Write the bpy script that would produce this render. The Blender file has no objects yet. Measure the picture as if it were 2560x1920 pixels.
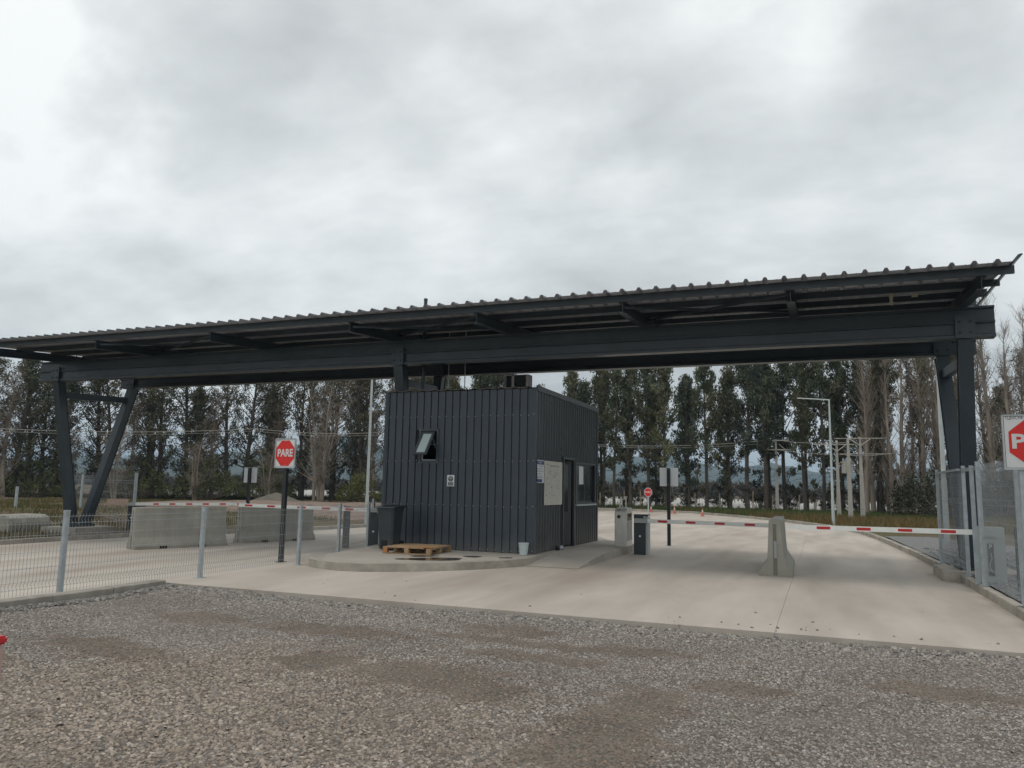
import bpy, bmesh, math, random
import numpy as np
from mathutils import Vector, Matrix
R = math.radians
random.seed(7); rng = np.random.default_rng(7)
S = bpy.context.scene
COL = S.collection

# ------------------------------------------------------------------ camera
cam = bpy.data.cameras.new('camera'); co = bpy.data.objects.new('camera', cam); COL.objects.link(co)
cam.sensor_width = 36; cam.lens = 36 * 1926 / 2560; cam.clip_end = 12000; cam.clip_start = 0.05
PITCH, ROLL, YAW = R(7.606), R(1.056), R(21.826)
f0 = Vector((-math.sin(YAW), math.cos(YAW), 0)); r0 = Vector((math.cos(YAW), math.sin(YAW), 0)); u0 = Vector((0, 0, 1))
fw = f0 * math.cos(PITCH) + u0 * math.sin(PITCH); up = -f0 * math.sin(PITCH) + u0 * math.cos(PITCH)
rr = r0 * math.cos(ROLL) + up * math.sin(ROLL); uu = -r0 * math.sin(ROLL) + up * math.cos(ROLL)
M = Matrix((rr, uu, -fw)).transposed().to_4x4(); M.translation = Vector((0, 0, 1.6))
co.matrix_world = M
S.camera = co

# ------------------------------------------------------------------ world, sun, exposure
SUN_EL, SUN_AZ = R(74), R(215)        # sun behind thin cloud
W = bpy.data.worlds.new('World'); S.world = W; W.use_nodes = True
nt = W.node_tree; N = nt.nodes; L = nt.links; N.clear()
def wn(t, **k):
    n = N.new(t)
    for a, b in k.items(): setattr(n, a, b)
    return n
sky = wn('ShaderNodeTexSky', sky_type='NISHITA', sun_disc=False); sky.sun_elevation = SUN_EL; sky.sun_rotation = SUN_AZ
tc = wn('ShaderNodeTexCoord'); sep = wn('ShaderNodeSeparateXYZ'); L.new(tc.outputs['Generated'], sep.inputs[0])
def wmath(op, a, b=None, clamp=False):
    n = wn('ShaderNodeMath', operation=op); n.use_clamp = clamp
    for i, v in enumerate((a, b)):
        if v is None: continue
        if isinstance(v, (int, float)): n.inputs[i].default_value = v
        else: L.new(v, n.inputs[i])
    return n.outputs[0]
den = wmath('ADD', wmath('MAXIMUM', sep.outputs[2], 0.0), 0.30)
cx = wmath('DIVIDE', sep.outputs[0], den); cy = wmath('DIVIDE', sep.outputs[1], den)
comb = wn('ShaderNodeCombineXYZ'); L.new(cx, comb.inputs[0]); L.new(cy, comb.inputs[1])
def cnoise(scale, detail, rough, off, dist=0.0, sc=(1, 1, 1)):
    mp = wn('ShaderNodeMapping'); mp.inputs['Location'].default_value = off; mp.inputs['Scale'].default_value = sc
    L.new(comb.outputs[0], mp.inputs[0])
    n = wn('ShaderNodeTexNoise'); n.inputs['Scale'].default_value = scale; n.inputs['Detail'].default_value = detail
    n.inputs['Roughness'].default_value = rough; n.inputs['Distortion'].default_value = dist
    L.new(mp.outputs[0], n.inputs['Vector']); return n.outputs[0]
n1 = cnoise(0.95, 4, 0.45, (3.1, 1.7, 0), 0.25)
n2 = cnoise(2.6, 5, 0.5, (7.3, 2.2, 1), 0.2, (1, 1.2, 1))
n3 = cnoise(8.0, 6, 0.55, (2.3, 9.2, 3), 0.3, (1, 1.5, 1))
mixn = wmath('ADD', wmath('ADD', wmath('SUBTRACT', wmath('MULTIPLY', n1, 0.80), .28), wmath('MULTIPLY', n2, 0.62)), wmath('MULTIPLY', n3, .18))
# individual cloud masses: (direction, angular size, brightness change)
wob = wn('ShaderNodeTexNoise'); wob.inputs['Scale'].default_value = 5.0; wob.inputs['Detail'].default_value = 6; wob.inputs['Roughness'].default_value = .55; L.new(tc.outputs['Generated'], wob.inputs['Vector'])
wv = wn('ShaderNodeVectorMath', operation='SUBTRACT'); L.new(wob.outputs['Color'], wv.inputs[0]); wv.inputs[1].default_value = (.5, .5, .5)
ws = wn('ShaderNodeVectorMath', operation='SCALE'); L.new(wv.outputs[0], ws.inputs[0]); ws.inputs['Scale'].default_value = .34
wp = wn('ShaderNodeVectorMath', operation='ADD'); L.new(tc.outputs['Generated'], wp.inputs[0]); L.new(ws.outputs[0], wp.inputs[1])
for d_, rad, amt in (((-0.78, 0.47, 0.45), .25, .36), ((-0.645, 0.61, 0.46), .16, -.16), ((-0.535, 0.718, 0.4446), .13, .09), ((-0.319, 0.849, 0.422), .12, .08), ((-0.14, 0.875, 0.46), .17, -.12),
                     ((0.18, 0.863, 0.471), .13, -.16), ((-0.40, .76, .50), .10, .05), ((0.04, .84, .53), .10, .05), ((0.12, .93, .37), .16, -.02), ((.5, .8, .4), .3, .08), ((-.2, -.5, .8), .6, .05), ((.7, -.2, .6), .5, -.04), ((-.9, -.2, .4), .45, .06)):
    q_ = wn('ShaderNodeVectorMath', operation='DISTANCE'); L.new(wp.outputs[0], q_.inputs[0]); q_.inputs[1].default_value = d_
    mr = wn('ShaderNodeMapRange', interpolation_type='SMOOTHSTEP'); mr.inputs[1].default_value = 0; mr.inputs[2].default_value = rad * 1.35; mr.inputs[3].default_value = amt; mr.inputs[4].default_value = 0; L.new(q_.outputs['Value'], mr.inputs[0])
    mixn = wmath('ADD', mixn, mr.outputs[0])
hor = wn('ShaderNodeMapRange'); hor.inputs[1].default_value = 0.05; hor.inputs[2].default_value = 0.45; hor.inputs[3].default_value = -.06; hor.inputs[4].default_value = .03; L.new(sep.outputs[2], hor.inputs[0])
mixn = wmath('ADD', mixn, hor.outputs[0])
cr = wn('ShaderNodeValToRGB'); L.new(mixn, cr.inputs[0])
e = cr.color_ramp.elements
e[0].position = 0.30; e[0].color = (0.56, 0.588, 0.592, 1); e[1].position = 0.72; e[1].color = (1.02, 1.05, 1.045, 1)
m_ = cr.color_ramp.elements.new(0.50); m_.color = (0.755, 0.79, 0.792, 1)
cloud = wn('ShaderNodeVectorMath', operation='SCALE'); L.new(cr.outputs[0], cloud.inputs[0]); cloud.inputs['Scale'].default_value = 8.6
mx = wn('ShaderNodeMix', data_type='RGBA'); mx.inputs[0].default_value = 0.97
L.new(sky.outputs[0], mx.inputs[6]); L.new(cloud.outputs[0], mx.inputs[7])
bg = wn('ShaderNodeBackground'); bg.inputs[1].default_value = 0.115; L.new(mx.outputs[2], bg.inputs[0])
wo = wn('ShaderNodeOutputWorld'); L.new(bg.outputs[0], wo.inputs[0])
sun = bpy.data.lights.new('sun', 'SUN'); sun.energy = 0.9; sun.angle = R(18); sun.color = (1, 0.95, 0.88)
so = bpy.data.objects.new('sun', sun); COL.objects.link(so)
sd = Vector((math.sin(SUN_AZ) * math.cos(SUN_EL), math.cos(SUN_AZ) * math.cos(SUN_EL), math.sin(SUN_EL)))
so.rotation_euler = sd.to_track_quat('Z', 'Y').to_euler()
S.view_settings.view_transform = 'Standard'; S.view_settings.look = 'None'
S.view_settings.gamma = 1; S.view_settings.exposure = 0.06; S.view_settings.use_curve_mapping = False

# ------------------------------------------------------------------ materials
def mat(name, base, rough=0.6, metal=0.0, var=0.0, vscale=3.0, vcol=None, bump=0.0, bscale=40.0, detail=5, stretch=(1, 1, 1), attr=None,
        spec=0.5, v2=0.0, v2scale=0.4, v2col=None, grain=0.0, gscale=200.0, streak=0.0, bdist=0.01, alpha=None, trans=0.0):
    m = bpy.data.materials.new(name); m.use_nodes = True
    t = m.node_tree; n = t.nodes; l = t.links; b = n['Principled BSDF']
    b.inputs['Roughness'].default_value = rough; b.inputs['Metallic'].default_value = metal
    b.inputs['Specular IOR Level'].default_value = spec
    if trans: b.inputs['Transmission Weight'].default_value = trans
    g = n.new('ShaderNodeNewGeometry')
    def mapped(sc):
        mp = n.new('ShaderNodeMapping'); mp.inputs['Scale'].default_value = sc; l.new(g.outputs['Position'], mp.inputs[0]); return mp.outputs[0]
    def noise(scale, det, sc=(1, 1, 1), rg=0.55):
        x = n.new('ShaderNodeTexNoise'); x.inputs['Scale'].default_value = scale; x.inputs['Detail'].default_value = det
        x.inputs['Roughness'].default_value = rg; l.new(mapped(sc), x.inputs['Vector']); return x.outputs[0]
    def mixc(fac, a, c):
        x = n.new('ShaderNodeMix'); x.data_type = 'RGBA'
        if isinstance(fac, float): x.inputs[0].default_value = fac
        else: l.new(fac, x.inputs[0])
        for i, v in ((6, a), (7, c)):
            if isinstance(v, tuple): x.inputs[i].default_value = (*v, 1) if len(v) == 3 else v
            else: l.new(v, x.inputs[i])
        return x.outputs[2]
    def ramp(x, a, c):
        q = n.new('ShaderNodeMapRange'); q.inputs[1].default_value = a; q.inputs[2].default_value = c; l.new(x, q.inputs[0]); return q.outputs[0]
    c = tuple(base)
    if attr:
        a = n.new('ShaderNodeAttribute'); a.attribute_name = attr; c = a.outputs['Color']
    def scale_(colr, fac, lo, hi):       # multiply brightness
        q = n.new('ShaderNodeMapRange'); q.inputs[3].default_value = lo; q.inputs[4].default_value = hi
        q.inputs[1].default_value = 0.3; q.inputs[2].default_value = 0.7; l.new(fac, q.inputs[0])
        v = n.new('ShaderNodeVectorMath'); v.operation = 'SCALE'
        if isinstance(colr, tuple): v.inputs[0].default_value = colr[:3]
        else: l.new(colr, v.inputs[0])
        l.new(q.outputs[0], v.inputs['Scale']); return v.outputs[0]
    if vcol: c = mixc(ramp(noise(vscale, detail, stretch), 0.45, 0.66), c, tuple(vcol))
    elif var: c = scale_(c, noise(vscale, detail, stretch), 1 - var, 1 + var)
    if v2col: c = mixc(ramp(noise(v2scale, 3, stretch), 0.5, 0.68), c, tuple(v2col))
    elif v2: c = scale_(c, noise(v2scale, 3, stretch), 1 - v2, 1 + v2)
    if streak: c = scale_(c, noise(5.0, 4, (1, 1, 0.06)), 1 - streak, 1 + streak)
    if grain: c = scale_(c, noise(gscale, 2), 1 - grain, 1 + grain)
    if isinstance(c, tuple): b.inputs['Base Color'].default_value = (*c[:3], 1)
    else: l.new(c, b.inputs['Base Color'])
    if bump:
        bm_ = n.new('ShaderNodeBump'); bm_.inputs['Strength'].default_value = bump; bm_.inputs['Distance'].default_value = bdist
        l.new(noise(bscale, 4), bm_.inputs['Height']); l.new(bm_.outputs[0], b.inputs['Normal'])
    if var and not attr:
        q = n.new('ShaderNodeMapRange'); q.inputs[3].default_value = max(0, rough - 0.08); q.inputs[4].default_value = min(1, rough + 0.1)
        l.new(noise(vscale * 2.3, 3), q.inputs[0]); l.new(q.outputs[0], b.inputs['Roughness'])
    return m

M_ = dict(
    steel=mat('painted_steel', (0.034, 0.048, 0.058), 0.36, var=0.15, vscale=2.2, bump=0.05, bscale=60, v2=0.15, v2scale=0.7),
    sheet=mat('roof_sheet', (0.44, 0.455, 0.50), 0.5, var=0.10, vscale=2),
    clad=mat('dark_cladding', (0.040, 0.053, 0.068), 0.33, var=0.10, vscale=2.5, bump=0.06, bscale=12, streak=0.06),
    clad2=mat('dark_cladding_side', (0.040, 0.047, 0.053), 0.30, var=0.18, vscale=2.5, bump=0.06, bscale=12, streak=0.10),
    frame=mat('dark_aluminium', (0.055, 0.063, 0.068), 0.4, var=0.1, vscale=5),
    galv=mat('galvanised', (0.40, 0.44, 0.46), 0.45, metal=0.35, var=0.15, vscale=9, bump=0.03),
    lamp=mat('galvanised_pole', (0.50, 0.55, 0.54), 0.5, metal=0.2, var=0.06, vscale=3),
    wire=mat('galvanised_wire', (0.33, 0.35, 0.36), 0.5, metal=0.3),
    steelb=mat('brushed_steel', (0.58, 0.56, 0.53), 0.36, metal=0.55, var=0.10, vscale=4, streak=0.12),
    black=mat('black_paint', (0.016, 0.018, 0.022), 0.45, var=0.15, vscale=6),
    rubber=mat('black_rubber', (0.012, 0.013, 0.014), 0.8),
    bin=mat('bin_plastic', (0.030, 0.040, 0.048), 0.5, var=0.12, vscale=5, bump=0.05, bscale=80),
    white=mat('white_paint', (0.72, 0.73, 0.72), 0.45, var=0.04, vscale=5),
    arm=mat('barrier_white', (0.80, 0.80, 0.76), 0.4, var=0.06, vscale=4, streak=0.04),
    red=mat('red_reflective', (0.52, 0.022, 0.028), 0.45, var=0.05),
    signred=mat('sign_red', (0.62, 0.018, 0.014), 0.42, var=0.04),
    signwhite=mat('sign_white', (0.62, 0.63, 0.62), 0.5, var=0.04, vscale=8),
    signback=mat('sign_back', (0.80, 0.83, 0.86), 0.45, var=0.03, vscale=4),
    ink=mat('ink', (0.02, 0.02, 0.025), 0.7), grey=mat('grey_ink', (0.20, 0.18, 0.17), 0.8), blue=mat('blue_ink', (0.02, 0.05, 0.16), 0.6),
    paper=mat('paper', (0.55, 0.53, 0.47), 0.7, var=0.05, vscale=6, vcol=None), papw=mat('paper_white', (0.62, 0.64, 0.66), 0.7),
    cabgrey=mat('cabinet_grey', (0.36, 0.39, 0.38), 0.5, var=0.05),
    cabdark=mat('cabinet_dark', (0.028, 0.036, 0.042), 0.4, var=0.1),
    pave=mat('pavement_concrete', (0.452, 0.402, 0.350), 0.78, var=0.15, vscale=1.3, bump=0.12, bscale=45, detail=9, v2col=(0.36, 0.305, 0.255), v2scale=0.55, stretch=(1.0, 0.22, 1), grain=0.07, gscale=60, spec=0.3),
    isl=mat('island_concrete', (0.385, 0.350, 0.305), 0.8, var=0.10, vscale=1.6, bump=0.15, bscale=50, v2=0.10, v2scale=0.5, grain=0.08, gscale=70, spec=0.3),
    kerb=mat('kerb_concrete', (0.35, 0.32, 0.275), 0.85, var=0.16, vscale=5, bump=0.3, bscale=40, v2=0.18, v2scale=1.1, grain=0.10, gscale=90, spec=0.2),
    jersey=mat('jersey_concrete', (0.335, 0.325, 0.285), 0.85, var=0.10, vscale=3, bump=0.25, bscale=35, v2=0.12, v2scale=0.9, streak=0.12, grain=0.08, gscale=90, spec=0.2),
    pole=mat('concrete_pole', (0.40, 0.38, 0.34), 0.85, var=0.10, vscale=4, streak=0.08),
    joint=mat('joint_dark', (0.17, 0.15, 0.13), 0.9),
    gravel_bed=mat('gravel_bed', (0.185, 0.160, 0.135), 0.95, var=0.30, vscale=28, detail=8, vcol=None, bump=1.0, bscale=55, v2=0.15, v2scale=1.5, grain=0.40, gscale=45, bdist=0.03, spec=0.1),
    gravel_strip=mat('gravel_strip', (0.22, 0.22, 0.215), 0.95, var=0.25, vscale=20, bump=1.0, bscale=40, grain=0.35, gscale=30, bdist=0.03, spec=0.1),
    stone=mat('stone', (0.2, 0.2, 0.2), 0.85, attr='col', spec=0.25),
    soil=mat('verge_soil', (0.115, 0.085, 0.060), 0.95, vcol=(0.085, 0.090, 0.035), vscale=0.25, bump=0.9, bscale=8, bdist=0.08, v2col=(0.15, 0.115, 0.07), v2scale=0.6, grain=0.3, gscale=9, spec=0.1),
    field=mat('field_soil', (0.115, 0.085, 0.065), 0.95, vcol=(0.075, 0.075, 0.04), vscale=0.03, bump=0.6, bscale=2, grain=0.25, gscale=2, spec=0.1),
    rubble=mat('rubble_soil', (0.20, 0.145, 0.115), 0.95, var=0.3, vscale=3, bump=1, bscale=6, bdist=0.1, grain=0.3, gscale=20),
    mound=mat('dirt_mound', (0.13, 0.115, 0.095), 0.95, var=0.15, vscale=2, bump=0.8, bscale=6, bdist=0.1),
    hill=mat('hill_forest', (0.045, 0.065, 0.060), 0.95, vcol=(0.075, 0.080, 0.055), vscale=0.006, grain=0.2, gscale=0.03, spec=0.1),
    bark=mat('dark_bark', (0.095, 0.078, 0.062), 0.95, var=0.3, vscale=4, bump=0.5, bscale=12, stretch=(1, 1, 0.2)),
    barkp=mat('pale_bark', (0.27, 0.225, 0.18), 0.95, var=0.25, vscale=4, bump=0.4, bscale=12, stretch=(1, 1, 0.2)),
    leaf=mat('leaf', (0.05, 0.06, 0.03), 0.8, attr='col', spec=0.15),
    grassm=mat('grass_blades', (0.1, 0.1, 0.04), 0.9, attr='col', spec=0.1),
    wood=mat('pallet_wood', (0.36, 0.235, 0.13), 0.8, var=0.2, vscale=6, stretch=(0.3, 1, 1), bump=0.2, bscale=30, v2=0.12, v2scale=2),
    woodo=mat('pallet_block_wood', (0.40, 0.17, 0.060), 0.8, var=0.2, vscale=9),
    bucket=mat('bucket_plastic', (0.50, 0.56, 0.58), 0.45, var=0.03),
    water=mat('puddle_water', (0.075, 0.062, 0.050), 0.04, spec=0.6),
    damp=mat('damp_concrete', (0.20, 0.18, 0.155), 0.4, var=0.1),
    glass=mat('window_glass', (0.03, 0.04, 0.045), 0.05, spec=0.8),
    frost=mat('frosted_glass', (0.44, 0.52, 0.52), 0.35),
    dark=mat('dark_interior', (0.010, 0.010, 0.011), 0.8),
    ac=mat('ac_beige', (0.28, 0.26, 0.24), 0.5, var=0.06),
    screw=mat('screw_zinc', (0.62, 0.64, 0.65), 0.35, metal=0.4),
    orange=mat('cone_orange', (0.52, 0.13, 0.085), 0.5), guard=mat('tree_guard_white', (0.62, 0.62, 0.60), 0.6),
    board=mat('brown_board', (0.20, 0.13, 0.09), 0.8, var=0.1), wpost=mat('wood_stake', (0.30, 0.23, 0.15), 0.9, var=0.2),
    pinkpost=mat('faded_plastic', (0.50, 0.34, 0.29), 0.5, var=0.1), cream=mat('cream_plastic', (0.45, 0.42, 0.32), 0.5),
    mold=mat('steel_plate', (0.33, 0.34, 0.35), 0.5, metal=0.4),
)

def layer(mname, build):
    """insert a stain layer in front of the base colour: build(nodes, links, position) -> mask socket, colour"""
    m = M_[mname]; t = m.node_tree; n = t.nodes; l = t.links; b = n['Principled BSDF']; src = b.inputs['Base Color'].links[0].from_socket
    g = n.new('ShaderNodeNewGeometry'); sp = n.new('ShaderNodeSeparateXYZ'); l.new(g.outputs['Position'], sp.inputs[0])
    def ma(op, a, c=None, d=None, clamp=False):
        x = n.new('ShaderNodeMath'); x.operation = op; x.use_clamp = clamp
        for i, v in enumerate((a, c, d)):
            if v is None: continue
            if isinstance(v, (int, float)): x.inputs[i].default_value = v
            else: l.new(v, x.inputs[i])
        return x.outputs[0]
    def no(scale, sc=(1, 1, 1), det=5):
        mp = n.new('ShaderNodeMapping'); mp.inputs['Scale'].default_value = sc; l.new(g.outputs['Position'], mp.inputs[0])
        x = n.new('ShaderNodeTexNoise'); x.inputs['Scale'].default_value = scale; x.inputs['Detail'].default_value = det; l.new(mp.outputs[0], x.inputs['Vector']); return x.outputs[0]
    mask, col = build(sp.outputs, ma, no)
    mx_ = n.new('ShaderNodeMix'); mx_.data_type = 'RGBA'; l.new(mask, mx_.inputs[0]); l.new(src, mx_.inputs[6]); mx_.inputs[7].default_value = (*col, 1); l.new(mx_.outputs[2], b.inputs['Base Color'])
def tracks(p, ma, no):
    # wheel paths: lanes bend slightly; position shifts with Y
    sh = ma('ADD', p[0], ma('MULTIPLY', ma('SINE', ma('MULTIPLY', p[1], .11)), .55)); tot = None
    for c, w, a in ((-3.55, .30, .8), (-1.95, .26, .7), (.35, .34, 1.0), (1.75, .24, .8), (-12.2, .4, .7), (-14.0, .4, .7), (-17.0, .5, .5)):
        d = ma('ABSOLUTE', ma('SUBTRACT', sh, c)); v = ma('MULTIPLY', ma('SUBTRACT', 1.0, ma('DIVIDE', d, w), clamp=True), a)
        tot = v if tot is None else ma('MAXIMUM', tot, v)
    k = ma('MULTIPLY', ma('SUBTRACT', no(.7, (1, .3, 1)), .30), 2.4, clamp=True)
    return ma('MULTIPLY', ma('MULTIPLY', tot, k), .48), (.245, .215, .180)
def drips(p, ma, no):
    big = ma('MULTIPLY', ma('SUBTRACT', no(.33, (1, .7, 1), 6), .53), 5.0, clamp=True)
    return ma('MULTIPLY', big, .34), (.27, .24, .205)
def kerbdirt(p, ma, no):
    a = ma('MULTIPLY', ma('SUBTRACT', p[0], ma('ADD', 1.25, ma('MULTIPLY', no(1.1, (1, .5, 1)), 1.0))), 1.6, clamp=True)
    k = ma('MULTIPLY', ma('SUBTRACT', no(2.2, (1, .5, 1), 7), .40), 3.2, clamp=True)
    return ma('MULTIPLY', ma('MULTIPLY', a, k), .6), (.20, .160, .125)
def specks(p, ma, no):
    return ma('MULTIPLY', ma('MULTIPLY', ma('SUBTRACT', no(7.0, (1, 1, 1), 2), .71), 14.0, clamp=True), .55), (.16, .14, .12)
for f_ in (tracks, drips, kerbdirt, specks): layer('pave', f_)
def footdust(p, ma, no):
    h = ma('SUBTRACT', 1.0, ma('DIVIDE', ma('SUBTRACT', p[2], .15), ma('ADD', .10, ma('MULTIPLY', no(3.0, (1, 1, .3)), .55))), clamp=True)
    return ma('MULTIPLY', h, .30), (.24, .215, .185)
for k_ in ('clad', 'clad2', 'bin'): layer(k_, footdust)
def damp_edge(p, ma, no):
    return ma('MULTIPLY', ma('MULTIPLY', ma('SUBTRACT', no(1.4, (1, 1, 1), 6), .52), 5.0, clamp=True), .45), (.20, .178, .15)
layer('kerb', damp_edge); layer('isl', drips)
def grime(p, ma, no):
    h = ma('SUBTRACT', 1.0, ma('DIVIDE', ma('ADD', p[2], .1), ma('ADD', .15, ma('MULTIPLY', no(3.5, (1, 1, .4)), .9))), clamp=True)
    return ma('MULTIPLY', h, .42), (.17, .145, .115)
layer('jersey', grime)

# ------------------------------------------------------------------ mesh helpers
def tag(o, label=None, cat=None, group=None, kind=None):
    if label: o['label'] = label
    if cat: o['category'] = cat
    if group: o['group'] = group
    if kind: o['kind'] = kind
    return o
ORG = {}
def thing(name, loc, label, cat, group=None):
    o = bpy.data.objects.new(name, None); COL.objects.link(o); o.location = loc; o.empty_display_size = 0.2
    ORG[o.name] = Vector(loc); return tag(o, label, cat, group)
class MB:
    def __init__(s): s.v = []; s.f = []; s.mi = []; s.cur = 0
    def add(s, vs, fs):
        b = len(s.v); s.v += [tuple(p) for p in vs]; s.f += [tuple(i + b for i in f) for f in fs]; s.mi += [s.cur] * len(fs); return s
    def hexa(s, p):    # 8 points: bottom ring 0-3 ccw, top ring 4-7
        return s.add(p, [(0, 3, 2, 1), (4, 5, 6, 7), (0, 1, 5, 4), (1, 2, 6, 5), (2, 3, 7, 6), (3, 0, 4, 7)])
    def box(s, x0, x1, y0, y1, z0, z1):
        return s.hexa([(x0, y0, z0), (x1, y0, z0), (x1, y1, z0), (x0, y1, z0), (x0, y0, z1), (x1, y0, z1), (x1, y1, z1), (x0, y1, z1)])
    def tube(s, p0, p1, r0, r1=None, n=8, cap=True, square=False, rot=0.0):
        r1 = r0 if r1 is None else r1
        p0 = Vector(p0); p1 = Vector(p1); d = (p1 - p0)
        if d.length < 1e-6: return s
        d.normalize(); a = Vector((0, 0, 1)) if abs(d.z) < 0.9 else Vector((1, 0, 0))
        x = d.cross(a).normalized(); y = d.cross(x)
        vs = []
        for p, r in ((p0, r0), (p1, r1)):
            for k in range(n):
                t = 2 * math.pi * (k + (0.5 if square else 0)) / n + rot
                vs.append(p + x * (math.cos(t) * r) + y * (math.sin(t) * r))
        fs = [(k, (k + 1) % n, n + (k + 1) % n, n + k) for k in range(n)]
        if cap: fs += [tuple(range(n - 1, -1, -1)), tuple(range(n, 2 * n))]
        return s.add(vs, fs)
    def prism(s, prof, a0, a1, axis='X'):      # prof: 2D outline; axis X -> (y,z); Y -> (x,z); Z -> (x,y)
        n = len(prof)
        def P(a, u, v): return {'X': (a, u, v), 'Y': (u, a, v), 'Z': (u, v, a)}[axis]
        vs = [P(a0, *q) for q in prof] + [P(a1, *q) for q in prof]
        fs = [(k, (k + 1) % n, n + (k + 1) % n, n + k) for k in range(n)] + [tuple(range(n - 1, -1, -1)), tuple(range(n, 2 * n))]
        return s.add(vs, fs)
    def strip(s, prof, a0, a1, axis='X'):      # open profile sheet
        n = len(prof)
        def P(a, u, v): return {'X': (a, u, v), 'Y': (u, a, v), 'Z': (u, v, a)}[axis]
        vs = [P(a0, *q) for q in prof] + [P(a1, *q) for q in prof]
        return s.add(vs, [(k, k + 1, n + k + 1, n + k) for k in range(n - 1)])
    def lathe(s, prof, c=(0, 0, 0), n=20):
        vs = []; fs = []
        for r, z in prof:
            for k in range(n):
                t = 2 * math.pi * k / n; vs.append((c[0] + r * math.cos(t), c[1] + r * math.sin(t), c[2] + z))
        for j in range(len(prof) - 1):
            for k in range(n):
                a = j * n + k; b = j * n + (k + 1) % n; fs.append((a, b, b + n, a + n))
        return s.add(vs, fs)
    def disc(s, c, r, normal='-Y', n=16, t=0.004):
        c = Vector(c); d = {'-Y': Vector((0, -1, 0)), '+X': Vector((1, 0, 0)), 'Z': Vector((0, 0, 1))}[normal]
        return s.tube(c, c + d * t, r, r, n)
    def build(s, name, m, parent=None, smooth=False, bevel=0.0, origin=None, loc=None):
        me = bpy.data.meshes.new(name)
        o0 = Vector((0, 0, 0))
        if parent is not None: o0 = ORG.get(parent.name, o0)
        elif origin is not None: o0 = Vector(origin)
        me.from_pydata([(p[0] - o0.x, p[1] - o0.y, p[2] - o0.z) for p in s.v], [], s.f)
        for mm in (m if isinstance(m, (list, tuple)) else [m]): me.materials.append(M_[mm] if isinstance(mm, str) else mm)
        me.polygons.foreach_set('material_index', s.mi)
        if bevel:
            bm = bmesh.new(); bm.from_mesh(me); bmesh.ops.recalc_face_normals(bm, faces=bm.faces)
            bmesh.ops.bevel(bm, geom=bm.edges[:], offset=bevel, segments=2, affect='EDGES', clamp_overlap=True); bm.to_mesh(me); bm.free()
        if smooth: me.polygons.foreach_set('use_smooth', [True] * len(me.polygons))
        me.update()
        o = bpy.data.objects.new(name, me); COL.objects.link(o)
        if parent is not None: o.parent = parent; ORG[o.name] = o0
        elif origin is not None: o.location = origin; ORG[o.name] = o0
        return o
def kids(o): return [c for c in bpy.data.objects if c.parent == o]
def dup(o, loc=None, rz=None, label=None, scale=None, group=None):
    m = {}
    def rec(a, par):
        c = a.copy(); COL.objects.link(c); c.parent = par
        for k in KIDS.get(a.name, []): rec(k, c)
        return c
    c = rec(o, None)
    if loc is not None: c.location = loc
    if rz is not None: c.rotation_euler = (0, 0, rz)
    if scale is not None: c.scale = scale if hasattr(scale, '__len__') else (scale,) * 3
    if label: c['label'] = label
    if group: c['group'] = group
    return c
KIDS = {}
def reg(o):
    ks = [c for c in COL.objects if c.parent == o]; KIDS[o.name] = ks
    for k in ks: KIDS[k.name] = [c for c in COL.objects if c.parent == k]
    return o
def text(s, name, m, parent, loc, size, face='-Y', xs=1.0, ext=0.001, align='CENTER', offset=0.0, rot=0.0):
    cu = bpy.data.curves.new(name, 'FONT'); cu.body = s; cu.size = size; cu.extrude = ext; cu.align_x = align; cu.align_y = 'CENTER'; cu.offset = offset
    cu.resolution_u = 3
    t = bpy.data.objects.new('tmp', cu); COL.objects.link(t)
    bpy.context.view_layer.update()
    me = bpy.data.meshes.new_from_object(t.evaluated_get(bpy.context.evaluated_depsgraph_get()))
    bpy.data.objects.remove(t); bpy.data.curves.remove(cu)
    me.materials.clear(); me.materials.append(M_[m])
    A = Matrix.Rotation(R(90), 4, 'X')
    if face == '+X': A = Matrix.Rotation(R(90), 4, 'Z') @ A
    if face == '+Y': A = Matrix.Rotation(R(180), 4, 'Z') @ A
    o0 = ORG.get(parent.name, Vector((0, 0, 0)))
    me.transform(Matrix.Translation(Vector(loc) - o0) @ Matrix.Rotation(rot, 4, 'Y') @ A @ Matrix.Diagonal((xs, 1, 1, 1)))
    o = bpy.data.objects.new(name, me); COL.objects.link(o); o.parent = parent; ORG[o.name] = o0
    return o
HAZE_D = 0.00035
def gz(x): return -0.15 * min(max((-x - 10) / 10, 0), 1)

# ------------------------------------------------------------------ setting: ground and pavements
mb = MB(); xs_ = [-5000, -20, -15, -10, 5000]; ys_ = [-800, 6000]
for a, b in zip(xs_, xs_[1:]):
    za, zb = gz(a) - 0.16, gz(b) - 0.16
    mb.add([(a, ys_[0], za), (b, ys_[0], zb), (b, ys_[1], zb), (a, ys_[1], za)], [(0, 1, 2, 3)])
tag(mb.build('ground', 'field'), kind='structure')
# gravel yard in front
mb = MB(); NX, NY = 60, 40
def yz(x, y): return -0.055 + 0.018 * math.sin(x * 0.9 + y * 0.7) * math.cos(y * 1.3 - x * 0.4) - 0.012 * math.sin(y * 2.1 + x)
x0, x1, y0, y1 = -9.50, 14.0, -6.0, 9.60
vs = [(x0 + (x1 - x0) * i / NX, y0 + (y1 - y0) * j / NY, 0) for j in range(NY + 1) for i in range(NX + 1)]
vs = [(x, y, yz(x, y)) for x, y, _ in vs]
mb.add(vs, [(j * (NX + 1) + i, j * (NX + 1) + i + 1, (j + 1) * (NX + 1) + i + 1, (j + 1) * (NX + 1) + i) for j in range(NY) for i in range(NX)])
tag(mb.build('gravel_yard', 'gravel_bed', smooth=True), kind='structure')
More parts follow.
